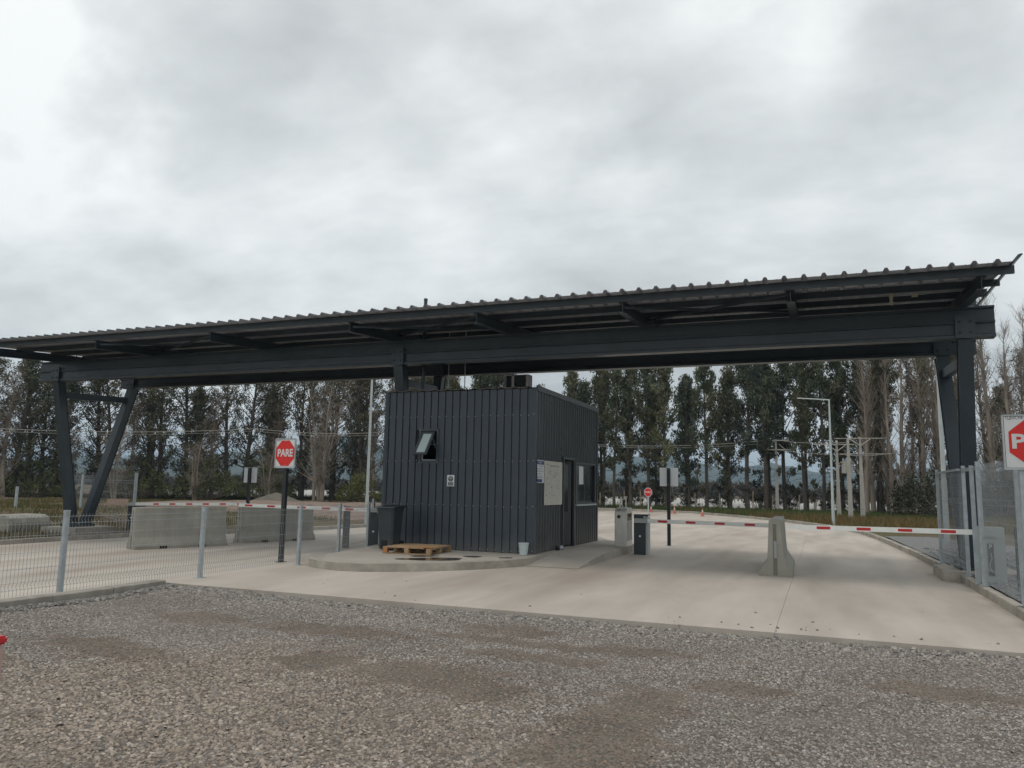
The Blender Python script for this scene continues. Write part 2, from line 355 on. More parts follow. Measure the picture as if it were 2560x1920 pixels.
# dirt patches (thin brown crust)
def blob(cx, cy, rx, ry, n=26, j=0.25, ang=0.0, seed=0):
    q = random.Random(seed); ph = [q.uniform(0, 6.28) for _ in range(4)]; out = []
    for k in range(n):
        t = 2 * math.pi * k / n; r = 1 + j * (math.sin(2 * t + ph[0]) * 0.5 + math.sin(3 * t + ph[1]) * 0.5 + math.sin(5 * t + ph[2]) * 0.35 + math.sin(9 * t + ph[3]) * 0.15)
        x = rx * r * math.cos(t); y = ry * r * math.sin(t)
        out.append((cx + x * math.cos(ang) - y * math.sin(ang), cy + x * math.sin(ang) + y * math.cos(ang)))
    return out
# concrete road: one base sheet plus individually cast slabs with recessed joints
road = thing('concrete_road', (0, 0, 0), None, None); road['kind'] = 'structure'
del_ = [k for k in ('label', 'category') if k in road]
mb = MB()
for a, b in ((-20.4, -15), (-15, -10), (-10, 2.42)):
    mb.add([(a, -6, gz(a) - 0.03), (b, -6, gz(b) - 0.03), (b, 66, gz(b) - 0.03), (a, 66, gz(a) - 0.03)], [(0, 1, 2, 3)])
mb.v = [(x, (9.62 if (x > -10.01 and y < 0 and False) else y), z) for x, y, z in mb.v]
# base for the part right of the yard fence begins at the yard edge
mb = MB()
for a, b, y0 in ((-20.4, -15, -6), (-15, -10, -6), (-10, -9.86, -6), (-9.86, 2.42, 9.62)):
    mb.add([(a, y0, gz(a) - 0.03), (b, y0, gz(b) - 0.03), (b, 66, gz(b) - 0.03), (a, 66, gz(a) - 0.03)], [(0, 1, 2, 3)])
jb = mb.build('joint_bed', 'joint', road)
def slab(x0, x1, y0, y1):
    g = 0.0020; x0 += g; x1 -= g; y0 += g; y1 -= g; t = -0.15
    MB().hexa([(x0, y0, gz(x0) + t), (x1, y0, gz(x1) + t), (x1, y1, gz(x1) + t), (x0, y1, gz(x0) + t),
               (x0, y0, gz(x0)), (x1, y0, gz(x1)), (x1, y1, gz(x1)), (x0, y1, gz(x0))]).build('paving_slab', 'pave', road)
XL = [-20.4, -15.0, -10.0]; YL = [-6, 0, 4.8, 9.6, 15.12, 20, 25, 30, 35, 40, 45, 50, 55, 60, 66]
for a, b in zip(XL, XL[1:]):
    for c, d in zip(YL, YL[1:]): slab(a, b, c, d)
slab(-10.0, -9.86, -6, 9.6)
XR = [-10.0, -4.6, -0.55, 2.42]; YR = [9.9, 15.12, 20, 25, 30, 35, 40, 45, 50, 55, 60, 66]
for a, b in zip(XR, XR[1:]):
    for c, d in zip(YR, YR[1:]): slab(a, b, c, d)
    slab(a, b, 9.6, 9.9) if a > -6 else slab(a, b, 9.6, 9.9)
# verges
KR = [(2.45, 9.2), (2.45, 12.4), (2.42, 18.3), (2.20, 24), (1.85, 30), (1.42, 34.6), (0.45, 38.4), (-1.76, 44.2), (-4.62, 49.5), (-8.45, 55.4), (-12, 57.4), (-16.0, 58.4), (-26, 60)]
KL = [(-20.0, -5), (-19.98, 16), (-19.8, 18), (-18.75, 20.0), (-17.9, 22.0), (-17.45, 24), (-16.9, 27), (-15.8, 33), (-15.0, 40), (-15.4, 48), (-17.2, 54), (-26, 57)]
def terr(pts_edge, outer_x, z, name, m, disp=0.0, cols=30):
    vs = []; fs = []
    E_ = []
    for (x0, y0), (x1, y1) in zip(pts_edge, pts_edge[1:]):
        n = max(1, int(math.hypot(x1 - x0, y1 - y0) / 1.0))
        for k in range(n): E_.append((x0 + (x1 - x0) * k / n, y0 + (y1 - y0) * k / n))
    E_.append(pts_edge[-1])
    for j, (x, y) in enumerate(E_):
        tgt = outer_x(y)
        for k in range(cols + 1):
            t = (k / cols) ** 1.6; xx = x + (tgt[0] - x) * t; yy = y + (tgt[1] - y) * t
            zz = z(xx, yy) + disp * (min(1, t * 6)) * (math.sin(xx * 0.7 + yy * 0.31) * math.cos(yy * 0.53 - xx * 0.2) + 0.4 * math.sin(xx * 2.1 - yy * 1.7))
            vs.append((xx, yy, zz))
    n = cols + 1
    for j in range(len(E_) - 1):
        for k in range(cols): a = j * n + k; fs.append((a, a + 1, a + n + 1, a + n))
    o = MB().add(vs, fs).build(name, m, smooth=True); return tag(o, kind='structure')
terr([(x + 0.06, y) for x, y in KR[:6]] + [(x + 0.05, y + 0.06) for x, y in KR[6:]], lambda y: (30 + (y - 9) * 0.9, 9 + (y - 9) * 1.25 + 4), lambda x, y: 0.105, 'verge_right', 'soil', 0.03)
terr([(x - 0.06, y) for x, y in KL], lambda y: (-95, y * 1.25 + 2), lambda x, y: gz(x) + 0.10 + (0.25 * min(1, max(0, (-x - 21) / 9)) if y < 40 else 0), 'verge_left', 'soil', 0.06)
# gravel strip beside the right kerb
mb = MB(); pr = [(2.52, 9.3), (9.0, 9.3), (6.4, 24), (3.4, 30.5), (2.0, 30.0), (2.5, 18)]
mb.add([(x, y, 0.150) for x, y in pr], [tuple(range(len(pr)))])
tag(mb.build('gravel_strip', 'gravel_strip'), kind='structure')

def kerbline(pts, top, h, w, name, tint='kerb', seglen=1.0, start=0):
    root = thing(name, (0, 0, 0), None, None); root['kind'] = 'structure'
    L_ = []
    acc = []
    for (x0, y0), (x1, y1) in zip(pts, pts[1:]):
        d = math.hypot(x1 - x0, y1 - y0); n = max(1, round(d / seglen))
        for k in range(n):
            a = Vector((x0 + (x1 - x0) * k / n, y0 + (y1 - y0) * k / n)); b = Vector((x0 + (x1 - x0) * (k + 1) / n, y0 + (y1 - y0) * (k + 1) / n)); acc.append((a, b))
    proto = None
    for a, b in acc:
        c = (a + b) / 2; ln = (b - a).length; ang = math.atan2(b.y - a.y, b.x - a.x)
        if proto is None:
            me_o = MB().prism([(-w / 2, -h), (w / 2, -h), (w / 2, -0.012), (w / 2 - 0.012, 0), (-w / 2 + 0.012, 0), (-w / 2, -0.012)], -0.494, 0.494, 'X').build('kerb_stone', tint, root)
            proto = me_o; o = me_o
        else: o = proto.copy(); COL.objects.link(o); o.parent = root
        o.location = (c.x + random.uniform(-.006, .006), c.y, top(c.x) + random.uniform(-.007, .007)); o.rotation_euler = (random.uniform(-.012, .012), random.uniform(-.008, .008), ang + random.uniform(-.006, .006)); o.scale = (ln, 1, 1)
    return root
kerbline(KR, lambda x: 0.135, 0.3, 0.14, 'kerb_right')
kerbline(KL, lambda x: gz(x) + 0.13, 0.3, 0.14, 'kerb_left')
kerbline([(-9.68, -4), (-9.68, 9.5)], lambda x: 0.055, 0.25, 0.20, 'kerb_yard')

# traffic island with front curve, ramp at the right
ARC = [(-9.45, 13.3), (-9.42, 12.95), (-9.25, 12.72), (-8.89, 12.53), (-8.37, 12.39), (-7.94, 12.46), (-7.5, 12.70), (-7.07, 13.03), (-6.63, 13.46), (-6.25, 13.94), (-5.92, 14.45), (-5.70, 15.0), (-5.66, 15.25), (-5.66, 17.2)]
isl = thing('traffic_island', (0, 0, 0), None, None); isl['kind'] = 'structure'
ring = ARC + [(-5.66, 21.7), (-6.3, 23.2), (-7.6, 24.0), (-9.2, 23.6), (-10.2, 22), (-10.2, 17.0)]
MB().prism(ring, -0.05, 0.15, 'Z').build('island_slab', ['isl'], isl, bevel=0)
mb = MB()   # kerb face slightly proud along the arc
pts = ARC[:12]; vs = []
cxm = sum(p[0] for p in pts) / len(pts); cym = 16
for x, y in pts:
    d = Vector((x + 7.5, y - 15.5)).normalized() * 0.012
    vs += [(x + d.x, y + d.y, -0.02), (x + d.x * .3, y + d.y * .3, 0.146), (x - d.x * 12, y - d.y * 12, 0.154)]
fs = []
for k in range(len(pts) - 1):
    a = 3 * k; fs += [(a, a + 3, a + 4, a + 1), (a + 1, a + 4, a + 5, a + 2)]
mb.add(vs, fs).build('island_kerb', 'kerb', isl)
# ramp + right strip of the island
mb = MB()
ry = [15.08, 15.7, 16.3, 16.9, 17.3, 19.2, 20.3]; rz_ = [0.006, 0.064, 0.112, 0.150, 0.165, 0.165, 0.165]
vs = []
for y, z in zip(ry, rz_):
    lx = -5.66 if y < 17 else -5.66
    vs += [(lx, y, z), (-4.56, y, z), (-4.54, y, -0.05)]
fs = []
for k in range(len(ry) - 1):
    a = 3 * k; fs += [(a, a + 1, a + 4, a + 3), (a + 1, a + 2, a + 5, a + 4)]
a = 3 * (len(ry) - 1); vs += [(-4.9, 21.0, 0.165), (-5.66, 21.6, 0.165), (-4.9, 21.0, -0.05)]; fs += [(a, a + 1, a + 3, a + 4), (a + 1, a + 2, a + 5, a + 3)]
mb.add(vs, fs); mb.mi = [k % 2 for k in range(len(fs))]; mb.build('ramp', ['isl', 'kerb'], isl)
# sloped flare between kerb and ramp
MB().add([(-5.70, 15.0, 0.150), (-5.66, 17.3, 0.156), (-5.50, 16.6, 0.128), (-5.50, 15.6, 0.052), (-5.60, 15.06, 0.008), (-5.69, 14.98, 0.0)], [(0, 5, 4, 3, 2, 1)]).build('ramp_flare', 'isl', isl)
# puddles on the island
for i, (cx_, cy_, rx, ry_, an, lab) in enumerate(((-7.20, 13.92, 0.60, 0.30, 0.70, 'long shallow brown puddle on the island in front of the pallet'), (-7.66, 14.40, 0.27, 0.14, 0.7, 'small puddle at the near corner of the pallet'),
        (-6.76, 14.86, 0.19, 0.15, 0.5, 'oval puddle on the island right of the pallet'), (-6.06, 14.97, 0.14, 0.09, 0.5, 'thin puddle nearest the white bucket'))):
    p = blob(cx_, cy_, rx, ry_, 40, 0.22, an, 40 + i)
    o = MB().prism([(x - cx_, y - cy_) for x, y in p], -0.003, 0.0045, 'Z').build('puddle', 'water'); o.location = (cx_, cy_, 0.1535)
    tag(o, lab, 'puddle', 'puddles on the island')

# ------------------------------------------------------------------ canopy
can = thing('steel_canopy', (-9.5, 17.4, 0), 'long dark steel canopy with corrugated roof spanning both entrance lanes over the booth', 'canopy')
XC = [-21.25, -9.5, 2.62]
def beam(y0, z0, z1, x0, x1):
    t = 0.26; h = z1 - z0; m = (z0 + z1) / 2
    # outline of two stacked box channels with lips, front at y0
    lip, d = 0.03, 0.05
    pr = [(y0, z0), (y0, z0 + 0.055), (y0 + d, z0 + 0.075), (y0 + d, m - 0.035), (y0, m - 0.02), (y0, m - 0.004), (y0 + d + .008, m), (y0, m + 0.004), (y0, m + 0.02), (y0 + d, m + 0.035),
          (y0 + d, z1 - 0.06), (y0, z1 - 0.04), (y0, z1), (y0 + t, z1), (y0 + t, z1 - 0.04), (y0 + t - d, z1 - 0.06), (y0 + t - d, z0 + 0.075), (y0 + t, z0 + 0.055), (y0 + t, z0)]
    return MB().prism([(b, c) for b, c in reversed(pr)], x0, x1, 'X').build('main_beam', 'steel', can)
BZ0, BZ1 = 4.54, 5.14
for y0, lab in ((16.40, None), (18.35, None)): beam(y0, BZ0, BZ1, -22.25 if y0 < 17 else -21.1, 3.12)
APEX = (17.42, 0.22)
for X in XC:
    for yb in (16.40, 18.35):
        yc = yb + 0.13; s_ = -1 if yb < 17 else 1
        # leg: H section
        ax, az = APEX[0] + s_ * 0.13, APEX[1]
        xb_ = {0: 0.12, 1: 0.06, 2: 0.02}[XC.index(X)]; xt_ = {0: (-.28, .62), 1: (-.12, .0), 2: (0.0, -.13)}[XC.index(X)][0 if yb < 17 else 1]
        p0 = Vector((X + xb_ * s_ * (0 if XC.index(X) else 1), ax, az)); p1 = Vector((X + xt_, yc, BZ0)); XB, XT = p0.x, p1.x; d = (p1 - p0); d.x = 0; d.normalize(); nrm = Vector((0, d.z, -d.y)); w = 0.125; tk = 0.012
        mb = MB()
        def bar(off0, off1, xa, xb):
            a = nrm * off0; b = nrm * off1
            mb.hexa([(XB + xa, *(p0 + a)[1:]), (XB + xb, *(p0 + a)[1:]), (XB + xb, *(p0 + b)[1:]), (XB + xa, *(p0 + b)[1:]),
                     (XT + xa, *(p1 + a)[1:]), (XT + xb, *(p1 + a)[1:]), (XT + xb, *(p1 + b)[1:]), (XT + xa, *(p1 + b)[1:])])
        bar(-w, -w + tk * 1.3, -w, w); bar(w - tk * 1.3, w, -w, w); bar(-w + tk * 1.3, w - tk * 1.3, -w + 0.018, -w + 0.03); bar(-w + tk * 1.3, w - tk * 1.3, w - 0.03, w - 0.018)
        leg = mb.build('column_leg', 'steel', can)
        # connection plate with four bolts on the beam face
        px = 0.17
        X_p = X + xt_
        pl = MB().box(X_p - px, X_p + px, yb - 0.03, yb - 0.002, BZ0 - 0.01, BZ0 + 0.42).build('connection_plate', 'steel', can, bevel=0.003)
        for bx in (-0.09, 0.09):
            for bz in (0.10, 0.31): MB().disc((X_p + bx, yb - 0.031, BZ0 + bz), 0.022, '-Y', 8, 0.02).build('bolt', 'black', pl)
    # tie between the legs
    zt = 4.14; k = (zt - APEX[1]) / (BZ0 - APEX[1]); ya = APEX[0] - 0.13 + (16.53 - APEX[0] + 0.13) * k; yb2 = APEX[0] + 0.13 + (18.48 - APEX[0] - 0.13) * k
    tf = {0: (-.25, .55), 1: (-.1, 0), 2: (0, -.11)}[XC.index(X)]; xa_, xb2 = X + tf[0], X + tf[1]
    MB().hexa([(xa_ - .07, ya + .1, zt - .1), (xa_ + .07, ya + .1, zt - .1), (xb2 + .07, yb2 - .1, zt - .1), (xb2 - .07, yb2 - .1, zt - .1), (xa_ - .07, ya + .1, zt + .08), (xa_ + .07, ya + .1, zt + .08), (xb2 + .07, yb2 - .1, zt + .08), (xb2 - .07, yb2 - .1, zt + .08)]).build('tie_beam', 'steel', can)
    if X != XC[1]:
        z = gz(X); ex = 0.55 if X > 0 else 0.62
        MB().box(X - ex, X + (0.85 if X < 0 else 0.8), 16.65, 18.15, z - 0.2, 0.19 if X > 0 else 0.16).build('concrete_footing', 'kerb', can, bevel=0.015)
        MB().box(X - 0.22, X + 0.22, 17.0, 17.84, 0.16 if X < 0 else 0.19, 0.235).build('base_plate', 'steel', can, bevel=0.004)
RY = lambda y: 5.262 + 0.066 * (y - 14.6)     # underside of the purlins
for X in (-21.75, -17.79, -13.92, -9.87, -6.70, -3.53, -0.41, 2.62):
    def raf(xa, xb, yA, yB, zA0, zB0): pass
    mb = MB(); w = 0.075
    segs = [(14.62, RY(14.62) - .235), (16.40, 5.143), (18.61, RY(18.61) - .225), (20.35, RY(20.35) - .2)]
    for (ya, za), (yb, zb) in zip(segs, segs[1:]):
        ta, tb = RY(ya) - 0.004, RY(yb) - 0.004
        mb.hexa([(X - w, ya, za), (X + w, ya, za), (X + w, yb, zb), (X - w, yb, zb), (X - w, ya, za + .014), (X + w, ya, za + .014), (X + w, yb, zb + .014), (X - w, yb, zb + .014)])
        mb.hexa([(X - w, ya, ta - .014), (X + w, ya, ta - .014), (X + w, yb, tb - .014), (X - w, yb, tb - .014), (X - w, ya, ta), (X + w, ya, ta), (X + w, yb, tb), (X - w, yb, tb)])
        mb.hexa([(X - .006, ya, za + .014), (X + .006, ya, za + .014), (X + .006, yb, zb + .014), (X - .006, yb, zb + .014), (X - .006, ya, ta - .014), (X + .006, ya, ta - .014), (X + .006, yb, tb - .014), (X - .006, yb, tb - .014)])
    mb.build('rafter', 'steel', can)
for k in range(6):
    y = 14.56 + 1.115 * k; z = RY(y) - 0.001; h = 0.135 if k == 0 else 0.12; t = .006
    mb = MB(); x0, x1 = -22.35, 3.09
    mb.box(x0, x1, y, y + t, z, z + h); mb.box(x0, x1, y + t, y + 0.055, z, z + t); mb.box(x0, x1, y + t, y + 0.055, z + h - t, z + h); mb.box(x0, x1, y + 0.055 - t, y + 0.055, z + t, z + 0.025)
    mb.build('purlin', 'steel', can)
SZ = lambda y: RY(y) + 0.137
# corrugated roof sheets, three ribs each
pitch = 0.3295; xr = 2.80
n_sheet = 26
for s_i in range(n_sheet):
    prof = []
    jz = random.uniform(0, 0.003)
    for r_ in range(3):
        xc = xr - (s_i * 3 + r_) * pitch; b = 0.052
        prof += [(xc + b, 0), (xc + 0.022, 0.058), (xc - 0.022, 0.058), (xc - b, 0), (xc - pitch * 0.38, 0), (xc - pitch * 0.40, 0.006), (xc - pitch * 0.42, 0.006), (xc - pitch * 0.44, 0)]
    x_start = xr - (s_i * 3) * pitch + pitch * 0.55 if s_i else 3.02
    prof = [(x_start, 0)] + prof + [(xr - (s_i * 3 + 2) * pitch - pitch * 0.5, 0.0)]
    mb = MB(); vs = []
    y_a, y_b = 14.25, 20.55
    for y in (y_a, y_b):
        vs += [(x, y, SZ(y) + z + 0.003 + jz) for x, z in prof]
    n = len(prof); t = 0.0012
    vs += [(x, y, z + t) for x, y, z in vs]
    fs = [(k, k + 1, n + k + 1, n + k) for k in range(n - 1)] + [(2 * n + k, 3 * n + k, 3 * n + k + 1, 2 * n + k + 1) for k in range(n - 1)] + [(k, 2 * n + k, 2 * n + k + 1, k + 1) for k in range(n - 1)]
    mb.add(vs, fs); mb.mi = [0] * (n - 1) + [1] * (2 * (n - 1))
    mb.build('roof_sheet', ['sheet', 'steel'], can)
z_f = SZ(14.25)
MB().prism([(3.00, z_f + .004), (3.03, z_f - .002), (3.15, z_f + .105), (3.13, z_f + .118), (3.08, z_f + .105)], 14.22, 20.55, 'Y').build('edge_flashing', 'steel', can)
# bracing rods under the roof
for xa, xb in ((-17.79, -13.92), (-9.87, -6.70), (-3.53, -0.41)):
    for ya, yb in ((14.75, 16.9), (16.9, 14.75)):
        MB().tube((xa, ya, RY(ya) - 0.05 - (0.05 if ya < 15 else 0)), (xb, yb, RY(yb) - 0.05), 0.032, n=4, square=True).build('brace', 'steel', can)
# conduit and lamp socket hanging under the roof at the right end
sl = thing('canopy_lamp', (1.35, 15.9, 5.2), 'cream bulkhead lamp with conduit under the right end of the canopy roof', 'lamp')
MB().tube((1.35, 15.9, 5.36), (1.35, 15.9, 5.26), 0.035, n=10).build('lamp_holder', 'cream', sl)
MB().lathe([(0.0, -0.12), (0.03, -0.11), (0.035, -0.06), (0.02, 0.0)], (1.35, 15.9, 5.26), 12).build('bulb', 'cream', sl, smooth=True)
MB().tube((1.38, 15.9, 5.32), (1.95, 15.9, 5.32), 0.010, n=6).build('conduit', 'galv', sl)
MB().box(1.70, 1.80, 15.87, 15.93, 5.28, 5.34).build('junction_box', 'cream', sl)
# conduits down to the booth roof
for x, lab in ((-8.71, 'left thin white conduit between canopy and booth roof'), (-8.25, 'right thin white conduit between canopy and booth roof')):
    o = MB().tube((0, 0, 0), (0, 0, 1.65), 0.012, n=6).build('conduit', 'lamp'); o.location = (x, 17.4, 3.84); tag(o, lab, 'conduit', 'conduits above the booth')
o = MB().tube((0, 0, 0), (0, 0, 2.46), 0.045, n=10).tube((0, 0, 2.46), (0, 0, 2.52), 0.05, n=10).build('mast', 'steel'); o.location = (-9.22, 17.0, 3.8)
tag(o, 'dark thin pipe mast rising from the booth roof through the canopy', 'mast')

# ------------------------------------------------------------------ booth
BX0, BX1, BY0, BY1, BZ, BT = -9.72, -5.85, 16.09, 21.25, 0.154, 3.80
bo = thing('guard_booth', (-7.8, 18.6, BZ), 'dark blue grey metal clad guard booth on the island under the canopy', 'booth')
# core walls with openings (window in front, door and window at the right)
mb = MB(); i = 0.03
WX0, WX1, WZ0, WZ1 = -8.72, -8.31, 2.17, 2.87
mb.box(BX0 + i, WX0, BY0 + i, BY0 + .12, BZ, BT); mb.box(WX1, BX1 - i, BY0 + i, BY0 + .12, BZ, BT); mb.box(WX0, WX1, BY0 + i, BY0 + .12, BZ, WZ0); mb.box(WX0, WX1, BY0 + i, BY0 + .12, WZ1, BT)
mb.box(BX0 + i, BX0 + .12, BY0 + .12, BY1 - i, BZ, BT); mb.box(BX0 + .12, BX1 - i, BY1 - .12, BY1 - i, BZ, BT)
DY0, DY1, DZ1 = 18.12, 18.95, 2.30; VY0, VY1, VZ0, VZ1 = 19.14, 20.92, 1.22, 2.22
a, b = BX1 - .12, BX1 - i
mb.box(a, b, BY0 + .12, DY0, BZ, BT); mb.box(a, b, DY0, DY1, DZ1, BT); mb.box(a, b, DY1, VY0, BZ, BT); mb.box(a, b, VY0, VY1, BZ, VZ0); mb.box(a, b, VY0, VY1, VZ1, BT); mb.box(a, b, VY1, BY1 - .12, BZ, BT)
mb.build('wall', 'dark', bo)
MB().box(BX0 + .12, BX1 - .12, BY0 + .12, BY1 - .12, BZ, BZ + .02).build('floor', 'dark', bo)
MB().box(BX0 + .12, BX1 - .12, BY0 + .12, BY1 - .12, BT - .06, BT - 0.01).build('ceiling', 'dark', bo)
# front cladding: one folded panel per strip
pw = 0.1872; npan = 20; x = BX0 + 0.05
xs_p = [BX0 + 0.10 + pw * k for k in range(-1, 22)]
def front_panel(xa, xb, cuts):
    for za, zb in cuts:
        pr = [(xa, BY0 + 0.028), (xa + 0.024, BY0 + 0.027), (xa + 0.034, BY0), (xa + 0.07, BY0 - 0.001), (xa + 0.075, BY0 + 0.0015), (xa + 0.08, BY0 - 0.001), (xb - 0.004, BY0), (xb - 0.001, BY0 + 0.028)]
        MB().prism(list(reversed(pr)), za, zb, 'Z').build('wall_panel', 'clad', bo)
for k in range(len(xs_p) - 1):
    xa, xb = max(xs_p[k], BX0 + 0.01), min(xs_p[k + 1], BX1 - 0.01)
    if xb - xa < 0.08: continue
    if xa > WX1 + 0.07 or xb < WX0 - 0.06: front_panel(xa, xb, [(BZ + .004, BT)])
    else:
        if xa >= WX0 - 0.06 and xb <= WX1 + 0.07: front_panel(xa, xb, [(BZ + .004, WZ0 - .03), (WZ1 + .03, BT)])
        else: front_panel(xa, xb, [(BZ + .004, BT)] if (xb < WX0 or xa > WX1) else [(BZ + .004, WZ0 - .03), (WZ1 + .03, BT)])
# side cladding (right) joined: strips narrower than ten pixels
mb = MB(); y = BY0 + 0.09
while y < BY1 - 0.02:
    yb = min(y + 0.1872, BY1 - 0.01)
    for za, zb in ([(BZ + .004, BT)] if (yb <= DY0 - .07 or (y >= DY1 + .06 and yb <= VY0 - .02) or y >= VY1 + .02) else ([(DZ1 + .06, BT)] if (y < DY1 + .06) else [(BZ + .004, VZ0 - .04), (VZ1 + .04, BT)])):
        X_ = BX1
        pr = [(X_ - 0.028, y), (X_ - 0.022, y + 0.002), (X_ - 0.022, y + 0.110), (X_, y + 0.124), (X_, y + 0.160), (X_ - 0.022, min(y + 0.172, yb - .002)), (X_ - 0.022, yb - .001), (X_ - 0.028, yb)] if yb - y > .16 else [(X_ - .028, y), (X_ - .022, y + .002), (X_ - .022, yb - .001), (X_ - .028, yb)]
        mb.prism(pr, za, zb, 'Z')
    y += 0.1872
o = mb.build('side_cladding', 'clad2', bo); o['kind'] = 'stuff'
# jamb fillers round the openings
MB().box(BX1 - .05, BX1 - .024, DY0 - .30, DY0 - .03, BZ + .004, BT - .3).build('side_infill', 'clad2', bo)
MB().box(BX1 - .05, BX1 - .024, DY1 + .02, VY0 + .05, BZ + .004, VZ0).build('side_infill', 'clad2', bo)
MB().box(BX1 - .05, BX1 - .024, DY1 + .02, VY0, VZ0, VZ1 + .1).build('side_infill', 'clad2', bo)
# plain left and back sheets, corner trims
MB().box(BX0 - .002, BX0 + .028, BY0 + .06, BY1 - .02, BZ + .004, BT).build('wall_sheet', 'clad', bo)
MB().box(BX0 + .03, BX1 - .03, BY1 - .03, BY1, BZ + .004, BT).build('wall_sheet', 'clad', bo)
MB().prism([(BX1 - .09, BY0 - .008), (BX1 + .008, BY0 - .008), (BX1 + .008, BY0 + .09), (BX1 - .001, BY0 + .09), (BX1 - .001, BY0 - .001), (BX1 - .09, BY0 - .001)], BZ + .002, BT + .01, 'Z').build('corner_trim', 'clad', bo)
MB().prism([(BX0 + .06, BY0 - .008), (BX0 + .06, BY0 - .001), (BX0 - .004, BY0 - .001), (BX0 - .004, BY0 + .06), (BX0 - .011, BY0 + .06), (BX0 - .011, BY0 - .008)], BZ + .002, BT + .01, 'Z').build('corner_trim', 'clad', bo)
MB().prism([(BX1 - .001, BY1 - .08), (BX1 + .007, BY1 - .08), (BX1 + .007, BY1 + .006), (BX1 - .08, BY1 + .006), (BX1 - .08, BY1 - .001), (BX1 - .001, BY1 - .001)], BZ + .002, BT + .01, 'Z').build('corner_trim', 'clad2', bo)
MB().box(BX1 - .01, BX1 + .022, BY0 + .02, BY1 + .03, BT - .05, BT + .07).build('edge_flashing', 'frame', bo)
# screws along the seams
mb = MB()
for z in (0.20, 1.16, 2.17, 3.20):
    for xs in xs_p[1:-1]:
        if WX0 - .07 < xs < WX1 + .07 and WZ0 - .1 < z < WZ1 + .1: continue
        if BX0 + .03 < xs + .03 < BX1 - .1: mb.disc((xs + 0.034, BY0 - 0.001, z + random.uniform(-.012, .012)), 0.0085, '-Y', 6, 0.005)
    mb.disc((BX1 - .05, BY0 - .008, z + .02), 0.0085, '-Y', 6, 0.005)
o = mb.build('screw_rows', 'screw', bo); o['kind'] = 'stuff'
# corrugated booth roof
rp = 0.337; mb = MB(); prof = []; x = BX0 - 0.02
while x < BX1 + 0.01:
    prof += [(x, 0.045), (x + 0.03, 0.016), (x + 0.09, 0.004), (x + 0.17, 0.0), (x + 0.25, 0.004), (x + 0.305, 0.018), (x + 0.325, 0.046)]; x += rp
prof = [p for p in prof if p[0] <= BX1 + .01]
vs = [(px_, yy, BT + .012 + pz + dz) for dz in (0, .003) for yy in (BY0 - 0.06, BY1 + .03) for px_, pz in prof]; n = len(prof)
fs = [(k, k + 1, n + k + 1, n + k) for k in range(n - 1)] + [(2 * n + k, 3 * n + k, 3 * n + k + 1, 2 * n + k + 1) for k in range(n - 1)] + [(k, 2 * n + k, 2 * n + k + 1, k + 1) for k in range(n - 1)]
mb.add(vs, fs).build('roof', 'ac', bo)
# top hung front window
wf = MB()
for x0, x1, z0, z1 in ((WX0 - .055, WX1 + .055, WZ1, WZ1 + .055), (WX0 - .055, WX1 + .055, WZ0 - .06, WZ0), (WX0 - .055, WX0, WZ0, WZ1), (WX1, WX1 + .055, WZ0, WZ1)): wf.box(x0, x1, BY0 - .018, BY0 + .05, z0, z1)
win = wf.build('window', 'clad', bo)
for x_, z_ in ((WX0 - .03, WZ1 + .02), (WX0 - .03, WZ0 - .03), (WX1 + .03, WZ0 - .03), (WX1 + .03, 2.58)): pass
mb = MB()
for x_, z_ in ((WX0 - .03, WZ1 + .02), (WX0 - .03, WZ0 - .03), (WX1 + .03, WZ0 - .03), (WX1 + .03, 2.58)): mb.disc((x_, BY0 - .018, z_), .008, '-Y', 6)
mb.build('screw', 'screw', win)
mb = MB()
for x0, x1, z0, z1 in ((WX0 + .015, WX0 + .035, WZ0 + .01, WZ1 - .02), (WX0 + .035, WX1 - .015, WZ0 + .01, WZ0 + .03)): mb.box(x0, x1, BY0 + .02, BY0 + .04, z0, z1)
mb.build('inner_rim', 'galv', win)
# sash tilted out
hz, hy = WZ1 - .035, BY0 - .01; sw0, sw1 = WX0 + .025, WX1 - .035; ang = R(37); ln = 0.69
def SP(x, t, o): return (x, hy - math.sin(ang) * t - math.cos(ang) * o, hz - math.cos(ang) * t + math.sin(ang) * o)
def sbox(mb, x0, x1, t0, t1, o0, o1): mb.hexa([SP(x0, t1, o1), SP(x1, t1, o1), SP(x1, t1, o0), SP(x0, t1, o0), SP(x0, t0, o1), SP(x1, t0, o1), SP(x1, t0, o0), SP(x0, t0, o0)])
mb = MB(); e_ = .062
sbox(mb, sw0, sw1, 0, e_, 0, .03); sbox(mb, sw0, sw1, ln - e_, ln, 0, .03); sbox(mb, sw0, sw0 + e_, e_, ln - e_, 0, .03); sbox(mb, sw1 - e_, sw1, e_, ln - e_, 0, .03)
mb.build('sash', 'frame', win)
mb = MB(); sbox(mb, sw0 + e_, sw1 - e_, e_, ln - e_, .008, .018); mb.build('pane', 'frost', win)
MB().tube((sw1 + .01, BY0 + .02, 2.55), SP(sw1, .38, .01), .005, n=5).tube((sw1 + .01, BY0 + .02, 2.45), SP(sw1, .2, .01), .004, n=5).build('stay', 'galv', win)
